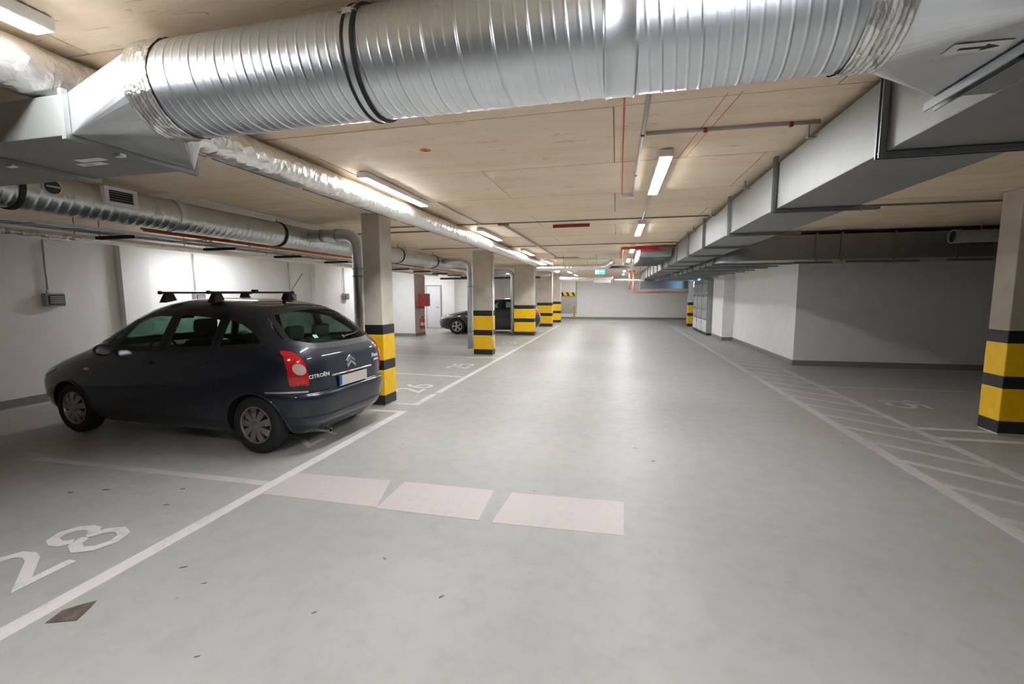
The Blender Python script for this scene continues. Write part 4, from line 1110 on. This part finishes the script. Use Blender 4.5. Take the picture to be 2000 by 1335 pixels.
def wheel(root, x, y, side, r, wid, spokes, face_mat, kind='cap'):
    # side = +1: outer face towards +y
    t = bpy.data.objects.new('wheel', None); COL.objects.link(t); t.parent = root; t.location = (x, y, r)
    WORLD[t.name] = WORLD[root.name] @ Matrix.Translation((x, y, r))
    h = wid / 2; rr = r * .66; s = side
    prof = [(rr - .012, -h + .02), (rr + .01, -h), (r - .03, -h), (r - .008, -h + .02), (r, -h + .045), (r, h - .045), (r - .008, h - .02), (r - .03, h), (rr + .01, h), (rr - .004, h - .012), (rr - .012, h - .02)]
    MB().lathe(prof, (0, 0, 0), 'y', 64).build('tyre', 'tyre', t, True, local=True, angle=45)
    MB().lathe([(.001, s * (h - .05)), (rr - .012, s * (h - .05)), (rr - .012, -s * (h - .03))], (0, 0, 0), 'y', 40).build('rim_back', 'plastic_black', t, local=True)
    MB().lathe([(rr - .026, s * (h - .022)), (rr - .018, s * (h - .006)), (rr - .006, s * (h - .004)), (rr - .001, s * (h - .014)), (rr - .012, s * (h - .03))], (0, 0, 0), 'y', 64).build('rim', face_mat, t, True, local=True, angle=50)
    for k in range(spokes):
        a = 2 * PI * k / spokes + .1
        if kind == 'cap':
            w0, w1 = .019, .037
            prs = [(a, w0, w1, .035, rr - .014)]
        else:
            prs = [(a - .13, .012, .015, .03, rr - .012), (a + .13, .012, .015, .03, rr - .012)]
        for (aa, w0, w1, r0, r1) in prs:
            c, sn = math.cos(aa), math.sin(aa)
            def pt(rad_, off_, dep): return (c * rad_ - sn * off_, s * dep, sn * rad_ + c * off_)
            o0, o1 = h - .002, h - .014; b0 = h - .045
            v = [pt(r0, -w0, o0), pt(r0, w0, o0), pt(r1 * .7, w1 * .95, o0 + .002), pt(r1, w1, o1), pt(r1, -w1, o1), pt(r1 * .7, -w1 * .95, o0 + .002)]
            vb = [pt(r0, -w0, b0), pt(r0, w0, b0), pt(r1 * .7, w1 * .95, b0), pt(r1, w1, b0), pt(r1, -w1, b0), pt(r1 * .7, -w1 * .95, b0)]
            MB().add(v + vb, [(0, 1, 2, 5), (5, 2, 3, 4)] + [(i, (i + 1) % 6, 6 + (i + 1) % 6, 6 + i) for i in range(6)]).build('spoke', face_mat, t, local=True)
    MB().lathe([(.001, s * (h + .008)), (.028, s * (h + .007)), (.042, s * (h + .001)), (.046, s * (h - .02))], (0, 0, 0), 'y', 24).build('centre_cap', face_mat, t, True, local=True, angle=50)
    return t

def rbox(parent, name, mat, cx, cy, cz, sx, sy, sz, rad, tilt=0.0):
    bm = bmesh.new(); bmesh.ops.create_cube(bm, size=1)
    for v in bm.verts: v.co = Vector((v.co.x * sx, v.co.y * sy, v.co.z * sz))
    bmesh.ops.bevel(bm, geom=bm.edges[:], offset=rad, segments=4, affect='EDGES', profile=.5)
    Mx = Matrix.Translation((cx, cy, cz)) @ Matrix.Rotation(tilt, 4, 'Y')
    bmesh.ops.transform(bm, matrix=Mx, verts=bm.verts[:])
    return MB().bm(bm).build(name, mat, parent, True, local=True)

def text_mesh(txt, size, depth, name, mat, parent, mtx, shear=0.0):
    cu = bpy.data.curves.new('t', 'FONT'); cu.body = txt; cu.size = size; cu.extrude = depth; cu.align_x = 'CENTER'; cu.align_y = 'CENTER'; cu.shear = shear; cu.offset = size * .012; cu.resolution_u = 2
    to = bpy.data.objects.new('t', cu); COL.objects.link(to); dg = bpy.context.evaluated_depsgraph_get(); dg.update()
    me = bpy.data.meshes.new_from_object(to.evaluated_get(dg)); bpy.data.objects.remove(to)
    me.transform(mtx); me.materials.clear(); me.materials.append(MATS[mat])
    o = bpy.data.objects.new(name, me); COL.objects.link(o); o['kind'] = 'stuff'; return attach(o, parent, True)

# ---- the dark blue compact people carrier
QRA = 3.62
UF = [(.18, .16), (.25, .07), (.35, .015), (.47, .0), (.58, .012), (.68, .06), (.76, .13), (.84, .27), (.92, .47), (1.0, .70), (1.06, .86), (1.12, .97), (1.2, 1.11), (1.3, 1.28), (1.4, 1.47), (1.5, 1.71), (1.56, 1.90), (1.60, 2.08), (1.625, 2.26), (1.637, 2.5)]
UR = [(.18, 4.08), (.24, 4.16), (.32, 4.235), (.45, 4.27), (.56, 4.276), (.622, 4.262), (.640, 4.232), (.70, 4.228), (.80, 4.224), (.90, 4.212), (1.0, 4.19), (1.08, 4.155), (1.16, 4.10), (1.25, 4.02), (1.35, 3.905), (1.45, 3.745), (1.52, 3.58), (1.57, 3.38), (1.605, 3.12), (1.625, 2.86), (1.637, 2.6)]
WW = [(.18, .74), (.24, .80), (.34, .845), (.5, .868), (.62, .875), (.75, .872), (.88, .866), (.97, .858), (1.03, .845), (1.1, .822), (1.2, .785), (1.3, .745), (1.4, .702), (1.48, .66), (1.53, .625), (1.57, .58), (1.60, .51), (1.62, .42), (1.637, .22)]
sh1 = Shell(UF, UR, WW, QRA, [(.2, 5.2), (.66, 5.6), (.85, 4.4), (1.0, 3.8), (1.3, 3.4), (1.64, 2.6)], [(.2, 5.5), (.62, 6.0), (1.0, 6.5), (1.2, 5.0), (1.45, 4.2), (1.64, 2.8)])
X1 = lambda pts: [(QRA - q, z) for q, z in pts]
win_A = round_poly(X1([(1.36, 1.07), (1.58, 1.075), (1.80, 1.365), (1.76, 1.365)]), .02)
win_B = round_poly(X1([(1.65, 1.075), (2.36, 1.085), (2.43, 1.455), (2.2, 1.455), (2.02, 1.435), (1.87, 1.375)]), .03)
win_C = round_poly(X1([(2.48, 1.087), (3.10, 1.11), (3.14, 1.42), (2.95, 1.45), (2.75, 1.462), (2.54, 1.462)]), .04)
win_D = round_poly(X1([(3.19, 1.115), (3.70, 1.15), (3.73, 1.19), (3.58, 1.30), (3.42, 1.38), (3.23, 1.43)]), .035)
rear_half = [(0, 1.105), (.30, 1.11), (.50, 1.125), (.63, 1.16), (.675, 1.21), (.655, 1.30), (.60, 1.42), (.54, 1.475), (.30, 1.51), (0, 1.52)]
win_R = [(y, z) for y, z in rear_half] + [(-y, z) for y, z in rear_half[::-1][1:-1]]
front_half = [(0, 1.085), (.45, 1.09), (.66, 1.11), (.70, 1.16), (.66, 1.30), (.58, 1.43), (.50, 1.50), (.25, 1.54), (0, 1.55)]
zr = sorted(set([round(z, 4) for z in list(np.linspace(.18, .60, 30)) + [.612, .622, .630, .636, .640, .65] + list(np.linspace(.67, 1.5, 60)) + list(np.linspace(1.505, 1.6, 18)) + list(np.linspace(1.603, 1.637, 14))]))
car = thing('car', (-3.69, 4.74, 0), 'dark blue five door car with roof bars parked nose to wall', 'car', rot=PI - R(3.0))
WORLD[car.name] = WORLD[car.name]
car.scale = (1.02, 1.02, 1.02)
WR = .31
arch1 = [(0, WR, .345), (2.76, WR, .345)]
def cls1(x, y, z, xr, xf):
    s = '' if y > 0 else ':r'
    if z < .640 and x < -.36: return 'rear_bumper'
    if z < .62 and x > 3.13: return 'front_bumper'
    if z < .30 and .4 < x < 2.36: return 'sill' + s
    if x < xr + .16 and abs(y) < .72 and .64 < z < 1.53: return 'tailgate'
    if .34 < z < 1.5 and 1.27 < x < 2.30: return 'front_door' + s
    if .34 < z < 1.5 and .42 < x <= 1.27: return 'rear_door' + s
    if x > 2.55 and abs(y) < .66 and .8 < z < 1.09: return 'bonnet'
    return 'body'
wins = [('side', win_A), ('side', win_B), ('side', win_C), ('side', win_D), ('rear', rear_half + [(-.01, 1.52), (-.01, 1.105)]), ('front', front_half + [(-.01, 1.55), (-.01, 1.085)])]
car_builder(car, sh1, zr, wins, arch1, 'paint_blue_grey', cls1, None)
for sd_ in (1, -1):
    for w_ in (win_A, win_B, win_C, win_D):
        g_ = skin(sh1, 'side', w_, -.002, 'side_window', 'glass_green', car, sd_, .06)
        ww = w_ if sum((w_[i][0] - w_[i - 1][0]) * (w_[i][1] + w_[i - 1][1]) for i in range(len(w_))) < 0 else w_[::-1]
        band(sh1, 'side', ww, .022, .030, .002, 'window_seal', 'plastic_black', g_, sd_)
rw_s = [(y * 1.02, z) for y, z in win_R]
g_ = skin(sh1, 'rear', rw_s, -.002, 'rear_window', 'glass_green', car, 1, .05)
band(sh1, 'rear', rw_s, .030, .028, .0025, 'window_seal', 'plastic_black', g_)
fw = [(y, z) for y, z in front_half] + [(-y, z) for y, z in front_half[::-1][1:-1]]
g_ = skin(sh1, 'front', fw, -.002, 'windscreen', 'glass_green', car, 1, .06)
band(sh1, 'front', fw, .030, .028, .0025, 'window_seal', 'plastic_black', g_)
# panel gaps
def gap(kind, pts, side=1, w=.006): band(sh1, kind, pts, w / 2, w / 2, .0012, 'panel_gap', 'plastic_black', car, side, closed=False)
for sd_ in (1, -1):
    gap('side', X1([(1.32, 1.03), (1.29, .60), (1.36, .33), (2.33, .33), (2.40, .60), (2.42, 1.05), (2.47, 1.47)]), sd_)
    gap('side', X1([(2.40, .33), (3.05, .33), (3.17, .52), (3.20, .80), (3.16, 1.10), (3.19, 1.45)]), sd_)
    gap('side', X1([(2.47, 1.49), (2.75, 1.495), (3.0, 1.485), (3.18, 1.455)]), sd_)
    MBp = X1([(2.14, .915), (2.28, .915), (2.28, .945), (2.14, .945)])
    skin(sh1, 'side', round_poly(MBp, .012), .018, 'door_handle', 'paint_blue_grey', car, sd_, .04, .02)
    skin(sh1, 'side', round_poly(X1([(2.94, .935), (3.08, .94), (3.08, .97), (2.94, .965)]), .012), .018, 'door_handle', 'paint_blue_grey', car, sd_, .04, .02)
    skin(sh1, 'side', round_poly(X1([(1.17, .80), (1.26, .80), (1.26, .83), (1.17, .83)]), .012), .006, 'side_repeater', 'tail_clear', car, sd_, .04, .008)
gap('rear', [(.60, 1.08), (.635, 1.06), (.645, .95), (.640, .70), (.61, .66), (.52, .645), (-.52, .645), (-.61, .66), (-.640, .70), (-.645, .95), (-.635, 1.06), (-.60, 1.08)], w=.008)
gap('rear', [(.60, 1.08), (.725, 1.20), (.71, 1.31), (.65, 1.43), (.56, 1.525), (0, 1.555), (-.56, 1.525), (-.65, 1.43), (-.71, 1.31), (-.725, 1.20), (-.60, 1.08)], w=.006)
gap('rear', [(.655, .655), (.80, .66), (1.0, .662), (1.25, .662)], w=.007); gap('rear', [(-.655, .655), (-.80, .66), (-1.0, .662), (-1.25, .662)], w=.007)
# tail lamps
for sd_ in (1, -1):
    lp = [(.655, .735), (.660, .86), (.672, .96), (.700, 1.04), (.745, 1.080), (.79, 1.092), (.852, 1.09), (.850, .95), (.845, .80), (.835, .735)]
    lp = [(sd_ * a, b) for a, b in lp]
    tl = skin(sh1, 'rear', round_poly(lp, .02), .012, 'tail_lamp', 'tail_red', car, 1, .035, .014)
    ov = [(sd_ * (.735 + .060 * math.cos(t)), .905 + .058 * math.sin(t) + .012 * math.cos(t)) for t in [2 * PI * k / 24 for k in range(24)]]
    skin(sh1, 'rear', ov, .019, 'reversing_lens', 'tail_clear', tl, 1, .03, .008)
    band(sh1, 'rear', [(sd_ * .668, .83), (sd_ * .838, .83)], .002, .002, .0145, 'lens_line', 'dark_red', tl, closed=False)
    band(sh1, 'rear', [(sd_ * .665, .665), (sd_ * .80, .672), (sd_ * .98, .672), (sd_ * 1.10, .670)], .009, .009, .004, 'bumper_highlight', 'chrome', car, closed=False)  # highlight along the bumper ledge, laid on as a chrome band
# plate, handle strip, badges
xp = sh1.rear_x(0, .70)
pl = MB().cbox(xp - .020, xp + .03, -.265, .265, .648, .768, .004).build('plate_holder', 'plastic_black', car, local=True)
MB().box(xp - .024, xp - .020, -.257, .215, .655, .762).build('number_plate', 'plate_beige', pl, local=True)
MB().box(xp - .024, xp - .020, .216, .257, .655, .762).build('plate_country_strip', 'plate_blue', pl, local=True)
MB().box(xp - .0235, xp - .020, -.257, .257, .649, .6545).build('plate_rim', 'sticker_white', pl, local=True)
MB().tube([surf_point(sh1, 'rear', (k * .37 / 12, .788), .010, 1) for k in range(-12, 13)], .011, 8).build('plate_strip', 'chrome', car, True, local=True, angle=50)
for dz in (0, .052):
    c_ = [(0, .915 + dz), (.075, .858 + dz), (.075, .826 + dz), (0, .880 + dz), (-.075, .826 + dz), (-.075, .858 + dz)]
    skin(sh1, 'rear', c_, .010, 'chevron', 'chrome', car, 1, .05, .010)
def rear_frame(s_, z, off):
    p = Vector(surf_point(sh1, 'rear', (s_, z), off, 1)); q = Vector(surf_point(sh1, 'rear', (s_ - .02, z), off, 1)); u_ = Vector(surf_point(sh1, 'rear', (s_, z + .02), off, 1))
    ex_ = (q - p).normalized(); ez_ = ex_.cross((u_ - p).normalized()).normalized(); ey_ = ez_.cross(ex_)
    return Matrix.Translation(p) @ Matrix((ex_, ey_, ez_)).transposed().to_4x4()
text_mesh('CITROËN', .056, .003, 'badge_lettering', 'letter_silver', car, rear_frame(.535, .815, .005) @ Matrix.Diagonal((1.15, 1, 1, 1)))
text_mesh('Xsara', .066, .003, 'badge_script', 'letter_silver', car, rear_frame(-.49, .905, .005), .35)
text_mesh('picasso', .044, .003, 'badge_script', 'letter_silver', car, rear_frame(-.52, .852, .005), .35)
# wiper
wp = MB().tube([surf_point(sh1, 'rear', (-.02, 1.165), .02, 1), surf_point(sh1, 'rear', (-.25, 1.185), .022, 1), surf_point(sh1, 'rear', (-.50, 1.225), .018, 1)], [.012, .009, .006], 8).build('rear_wiper', 'plastic_black', car, True, local=True)
MB().tube([surf_point(sh1, 'rear', (-.20, 1.175), .010, 1), surf_point(sh1, 'rear', (-.56, 1.230), .010, 1)], .006, 6).build('wiper_blade', 'rubber_black', wp, True, local=True)
MB().tube([surf_point(sh1, 'rear', (-.02, 1.165), -.01, 1), surf_point(sh1, 'rear', (-.02, 1.165), .03, 1)], .022, 12).build('wiper_pivot', 'plastic_black', wp, True, local=True, angle=40)
skin(sh1, 'rear', [(.33, 1.20), (.39, 1.20), (.39, 1.235), (.33, 1.235)], -.004, 'window_sticker', 'sticker_white', car, 1, .04)
# bumper low lip, exhaust
band(sh1, 'rear', [(1.0, .40), (.5, .385), (-.5, .385), (-1.0, .40)], .006, .006, .003, 'bumper_crease', 'plastic_black', car, closed=False)
MB().lathe([(.022, 0), (.026, 0), (.026, .20), (.022, .20)], (QRA - 4.245, .44, .195), 'x', 18, True).build('exhaust_pipe', 'chrome', car, True, local=True, angle=40)
# wheels, arches, wells
for (wx, nm) in ((0, 'rear'), (2.76, 'front')):
    for sd_ in (1, -1):
        ysd = .735
        wheel(car, wx, sd_ * ysd, sd_, WR, .185, 9, 'hubcap_silver')
        m = MB(); sg = 26
        ring_ = [(wx + .352 * math.cos(PI * k / sg * 1.16 - .08 * PI), WR + .352 * math.sin(PI * k / sg * 1.16 - .08 * PI)) for k in range(sg + 1)]
        v = [(a, sd_ * (sh1.side_y(a, b) - .004), b) for a, b in ring_] + [(a, sd_ * .46, b) for a, b in ring_]
        m.add(v, [(i, i + 1, sg + 2 + i, sg + 1 + i) for i in range(sg)])
        m.add([(wx, sd_ * .46, WR)] + [(a, sd_ * .46, b) for a, b in ring_], [(0, i + 1, i + 2) for i in range(sg)])
        m.build('wheel_well', 'under_black', car, True, local=True, fix=False, angle=40)
        MB().tube([(a, sd_ * (sh1.side_y(a, b) + .0), b) for a, b in ring_], .014, 8).build('arch_lip', 'paint_blue_grey', car, True, local=True)
# mirrors
for sd_ in (1, -1):
    bm = bmesh.new(); bmesh.ops.create_uvsphere(bm, u_segments=20, v_segments=12, radius=1)
    bmesh.ops.transform(bm, matrix=Matrix.Translation((QRA - 1.65, sd_ * .93, 1.06)) @ Matrix.Diagonal((.065, .10, .07, 1)), verts=bm.verts[:])
    for v in bm.verts:
        if v.co.x < QRA - 1.675: v.co.x = QRA - 1.675
    mi = MB().bm(bm).build('door_mirror', 'paint_blue_grey', car, True, local=True, angle=40)
    MB().box(QRA - 1.66, QRA - 1.63, min(sd_ * .80, sd_ * .88), max(sd_ * .80, sd_ * .88), 1.02, 1.05).build('mirror_arm', 'plastic_black', mi, local=True)
    bm = bmesh.new(); bmesh.ops.create_circle(bm, cap_ends=True, segments=24, radius=1)
    bmesh.ops.transform(bm, matrix=Matrix.Translation((QRA - 1.677, sd_ * .93, 1.06)) @ Matrix.Rotation(PI / 2, 4, 'Y') @ Matrix.Diagonal((.052, .083, 1, 1)), verts=bm.verts[:])
    MB().bm(bm).build('mirror_glass', 'chrome', mi, local=True)
# headlamps
for sd_ in (1, -1):
    hl = [(sd_ * a, b) for a, b in [(.50, .66), (.75, .66), (.95, .70), (1.05, .78), (.90, .80), (.60, .74)]]
    skin(sh1, 'front', round_poly(hl, .03), .008, 'head_lamp', 'headlamp_clear', car, 1, .05, .01)
# interior
for yy in (.38, -.38):
    rbox(car, 'front_seat', 'seat_fabric', QRA - 2.10, yy, .55, .50, .48, .20, .07)
    rbox(car, 'front_seat_back', 'seat_fabric', QRA - 2.42, yy, .86, .13, .46, .62, .06, -.22)
    rbox(car, 'headrest', 'seat_fabric', QRA - 2.51, yy, 1.30, .10, .27, .19, .045, -.12)
    MB().tube([(QRA - 2.49, yy - .06, 1.12), (QRA - 2.505, yy - .06, 1.26)], .008, 6).build('headrest_post', 'chrome', car, local=True)
    MB().tube([(QRA - 2.49, yy + .06, 1.12), (QRA - 2.505, yy + .06, 1.26)], .008, 6).build('headrest_post', 'chrome', car, local=True)
for yy in (.46, 0, -.46):
    rbox(car, 'rear_seat', 'seat_fabric', QRA - 3.05, yy, .58, .46, .42, .18, .06)
    rbox(car, 'rear_seat_back', 'seat_fabric', QRA - 3.34, yy, .86, .13, .42, .56, .055, -.25)
    rbox(car, 'headrest', 'seat_fabric', QRA - 3.44, yy, 1.21, .10, .27, .17, .045, -.12)
rbox(car, 'dashboard', 'plastic_black', QRA - 1.40, 0, .93, .62, 1.40, .22, .07)
MB().lathe([(.17 + .014 * math.cos(t), .014 * math.sin(t)) for t in [2 * PI * k / 8 for k in range(8)]], (0, 0, 0), 'x', 28, True).build('steering_wheel', 'plastic_black', car, True, local=True).location = (QRA - 1.80, .38, .98)
rbox(car, 'cabin_floor', 'seat_fabric', QRA - 2.5, 0, .36, 2.6, 1.45, .10, .03)
rbox(car, 'parcel_shelf', 'seat_fabric', QRA - 3.75, 0, 1.06, .46, 1.20, .03, .01)
rbox(car, 'interior_mirror', 'plastic_black', QRA - 1.72, 0, 1.40, .03, .22, .06, .012)
# roof bars
for (q, ztop) in ((2.88, 1.70), (2.16, 1.70)):
    x_ = QRA - q
    rb = MB().cbox(x_ - .016, x_ + .016, -.62, .62, ztop - .012, ztop + .012, .005).build('roof_bar', 'plastic_black', car, local=True)
    for sd_ in (1, -1):
        zf = ztop - .115
        m = MB().add([(x_ - .055, sd_ * .60, zf), (x_ + .055, sd_ * .60, zf), (x_ + .055, sd_ * .47, zf + .025), (x_ - .055, sd_ * .47, zf + .025),
                      (x_ - .028, sd_ * .565, ztop - .012), (x_ + .028, sd_ * .565, ztop - .012), (x_ + .028, sd_ * .485, ztop - .012), (x_ - .028, sd_ * .485, ztop - .012)],
                     [(3, 2, 1, 0), (4, 5, 6, 7), (0, 1, 5, 4), (1, 2, 6, 5), (2, 3, 7, 6), (3, 0, 4, 7)])
        m.build('bar_foot', 'plastic_black', rb, local=True)
        MB().lathe([(.001, 0), (.020, 0), (.020, .03), (.001, .03)], (x_, sd_ * .62 - .015, ztop), 'y', 12).build('bar_end', 'rubber_black', rb, True, local=True, angle=40)
MB().cbox(QRA - 2.88 - .03, QRA - 2.88 + .03, -.03, .03, 1.70, 1.735, .008).build('bar_clamp', 'plastic_black', car, local=True)
# aerial
ae = MB().tube([(QRA - 3.30, 0, 1.575), (QRA - 3.34, 0, 1.61)], [.022, .012], 10).build('aerial', 'plastic_black', car, True, local=True)
MB().tube([(QRA - 3.33, 0, 1.60), (QRA - 3.60, 0, 1.92)], .0035, 6).build('aerial_rod', 'plastic_black', ae, True, local=True)

# ---- the dark grey hatchback behind the pillars
Q2 = 3.45
UF2 = [(.18, .22), (.25, .06), (.35, .01), (.50, .0), (.60, .03), (.68, .08), (.75, .18), (.82, .40), (.89, .72), (.95, 1.05), (.99, 1.25), (1.06, 1.40), (1.15, 1.58), (1.25, 1.80), (1.35, 2.05), (1.42, 2.30), (1.455, 2.55), (1.47, 2.8)]
UR2 = [(.18, 3.95), (.26, 4.10), (.36, 4.20), (.5, 4.25), (.6, 4.25), (.70, 4.22), (.8, 4.20), (.9, 4.17), (1.0, 4.11), (1.1, 4.03), (1.2, 3.93), (1.3, 3.80), (1.38, 3.65), (1.43, 3.40), (1.46, 3.1), (1.47, 2.9)]
WW2 = [(.18, .76), (.25, .82), (.35, .87), (.5, .895), (.65, .90), (.78, .895), (.88, .88), (.95, .86), (1.02, .82), (1.15, .75), (1.25, .70), (1.35, .64), (1.41, .58), (1.45, .45), (1.47, .22)]
sh2 = Shell(UF2, UR2, WW2, Q2, [(.2, 3.4), (1.0, 3.6), (1.47, 2.6)], [(.2, 5.0), (.9, 5.0), (1.2, 4.2), (1.47, 2.8)], 80)
X2 = lambda pts: [(Q2 - q, z) for q, z in pts]
w2a = round_poly(X2([(1.95, 1.0), (2.55, 1.01), (2.60, 1.36), (2.42, 1.34), (2.20, 1.22)]), .03)
w2b = round_poly(X2([(2.66, 1.01), (3.25, 1.03), (3.35, 1.22), (3.15, 1.33), (2.70, 1.37)]), .04)
car2 = thing('car', (-4.05, 19.31, 0), 'dark grey hatchback parked behind the second pillar', 'car', rot=PI + R(8.0))
car2.scale = (1.055, 1.05, 1.03)
arch2 = [(0, .32, .36), (2.58, .32, .36)]
def cls2(x, y, z, xr, xf):
    s = '' if y > 0 else ':r'
    if z < .60 and x < -.38: return 'rear_bumper'
    if z < .60 and x > 2.97: return 'front_bumper'
    if z < .28 and .4 < x < 2.2: return 'sill' + s
    if .34 < z < 1.4 and .95 < x < 1.95: return 'front_door' + s
    if .34 < z < 1.4 and .35 < x <= .95: return 'rear_door' + s
    if x > 2.2 and abs(y) < .75 and z > .68 and z < 1.0: return 'bonnet'
    return 'body'
zr2 = list(np.linspace(.18, 1.40, 60)) + list(np.linspace(1.41, 1.47, 14))
rh2 = [(0, 1.06), (.55, 1.08), (.58, 1.14), (.46, 1.34), (0, 1.38)]; fh2 = [(0, 1.02), (.60, 1.03), (.62, 1.10), (.46, 1.36), (0, 1.42)]
car_builder(car2, sh2, zr2, [('side', w2a), ('side', w2b), ('rear', rh2 + [(-.01, 1.38), (-.01, 1.06)]), ('front', fh2 + [(-.01, 1.42), (-.01, 1.02)])], arch2, 'paint_dark_grey', cls2, None)
for sd_ in (1, -1):
    for w_ in (w2a, w2b):
        g_ = skin(sh2, 'side', w_, -.002, 'side_window', 'glass_green', car2, sd_, .08)
        ww = w_ if sum((w_[i][0] - w_[i - 1][0]) * (w_[i][1] + w_[i - 1][1]) for i in range(len(w_))) < 0 else w_[::-1]
        band(sh2, 'side', ww, .03, .03, .003, 'window_seal', 'plastic_black', g_, sd_)
    tlp = [(sd_ * a, b) for a, b in [(.52, .80), (.95, .82), (1.10, .90), (1.08, .97), (.60, .95)]]
    skin(sh2, 'rear', round_poly(tlp, .03), .012, 'tail_lamp', 'tail_red', car2, 1, .05, .014)
    hlp = [(sd_ * a, b) for a, b in [(.45, .62), (.75, .62), (1.05, .70), (1.15, .78), (.85, .76), (.55, .70)]]
    skin(sh2, 'front', round_poly(hlp, .03), .010, 'head_lamp', 'headlamp_clear', car2, 1, .05, .012)
    for wx in (0, 2.58):
        wheel(car2, wx, sd_ * .79, sd_, .32, .20, 5, 'alloy_silver', 'alloy')
        sg = 22
        ring_ = [(wx + .366 * math.cos(PI * k / sg * 1.14 - .07 * PI), .32 + .366 * math.sin(PI * k / sg * 1.14 - .07 * PI)) for k in range(sg + 1)]
        v = [(a, sd_ * (sh2.side_y(a, b) - .004), b) for a, b in ring_] + [(a, sd_ * .5, b) for a, b in ring_]
        m = MB().add(v, [(i, i + 1, sg + 2 + i, sg + 1 + i) for i in range(sg)]).add([(wx, sd_ * .5, .32)] + [(a, sd_ * .5, b) for a, b in ring_], [(0, i + 1, i + 2) for i in range(sg)])
        m.build('wheel_well', 'under_black', car2, True, local=True, fix=False, angle=40)
        MB().tube([(a, sd_ * sh2.side_y(a, b), b) for a, b in ring_], .014, 8).build('arch_lip', 'paint_dark_grey', car2, True, local=True)
for kd, hh in (('rear', rh2), ('front', fh2)):
    pw = [(y, z) for y, z in hh] + [(-y, z) for y, z in hh[::-1][1:-1]]
    g_ = skin(sh2, kd, pw, -.002, 'rear_window' if kd == 'rear' else 'windscreen', 'glass_green', car2, 1, .06)
    band(sh2, kd, pw, .03, .03, .003, 'window_seal', 'plastic_black', g_)
skin(sh2, 'rear', [(-.26, .68), (.26, .68), (.26, .79), (-.26, .79)], .01, 'number_plate', 'plate_beige', car2, 1, .06, .01)
for yy in (.37, -.37):
    rbox(car2, 'front_seat_back', 'seat_fabric', Q2 - 2.45, yy, .78, .13, .46, .60, .06, -.22)
    rbox(car2, 'headrest', 'seat_fabric', Q2 - 2.54, yy, 1.19, .10, .27, .16, .045, -.12)
rbox(car2, 'rear_seat_back', 'seat_fabric', Q2 - 3.3, 0, .80, .14, 1.25, .50, .06, -.22)
rbox(car2, 'cabin_floor', 'seat_fabric', Q2 - 2.4, 0, .34, 2.2, 1.4, .10, .03)
rbox(car2, 'dashboard', 'plastic_black', Q2 - 1.55, 0, .86, .5, 1.40, .20, .06)
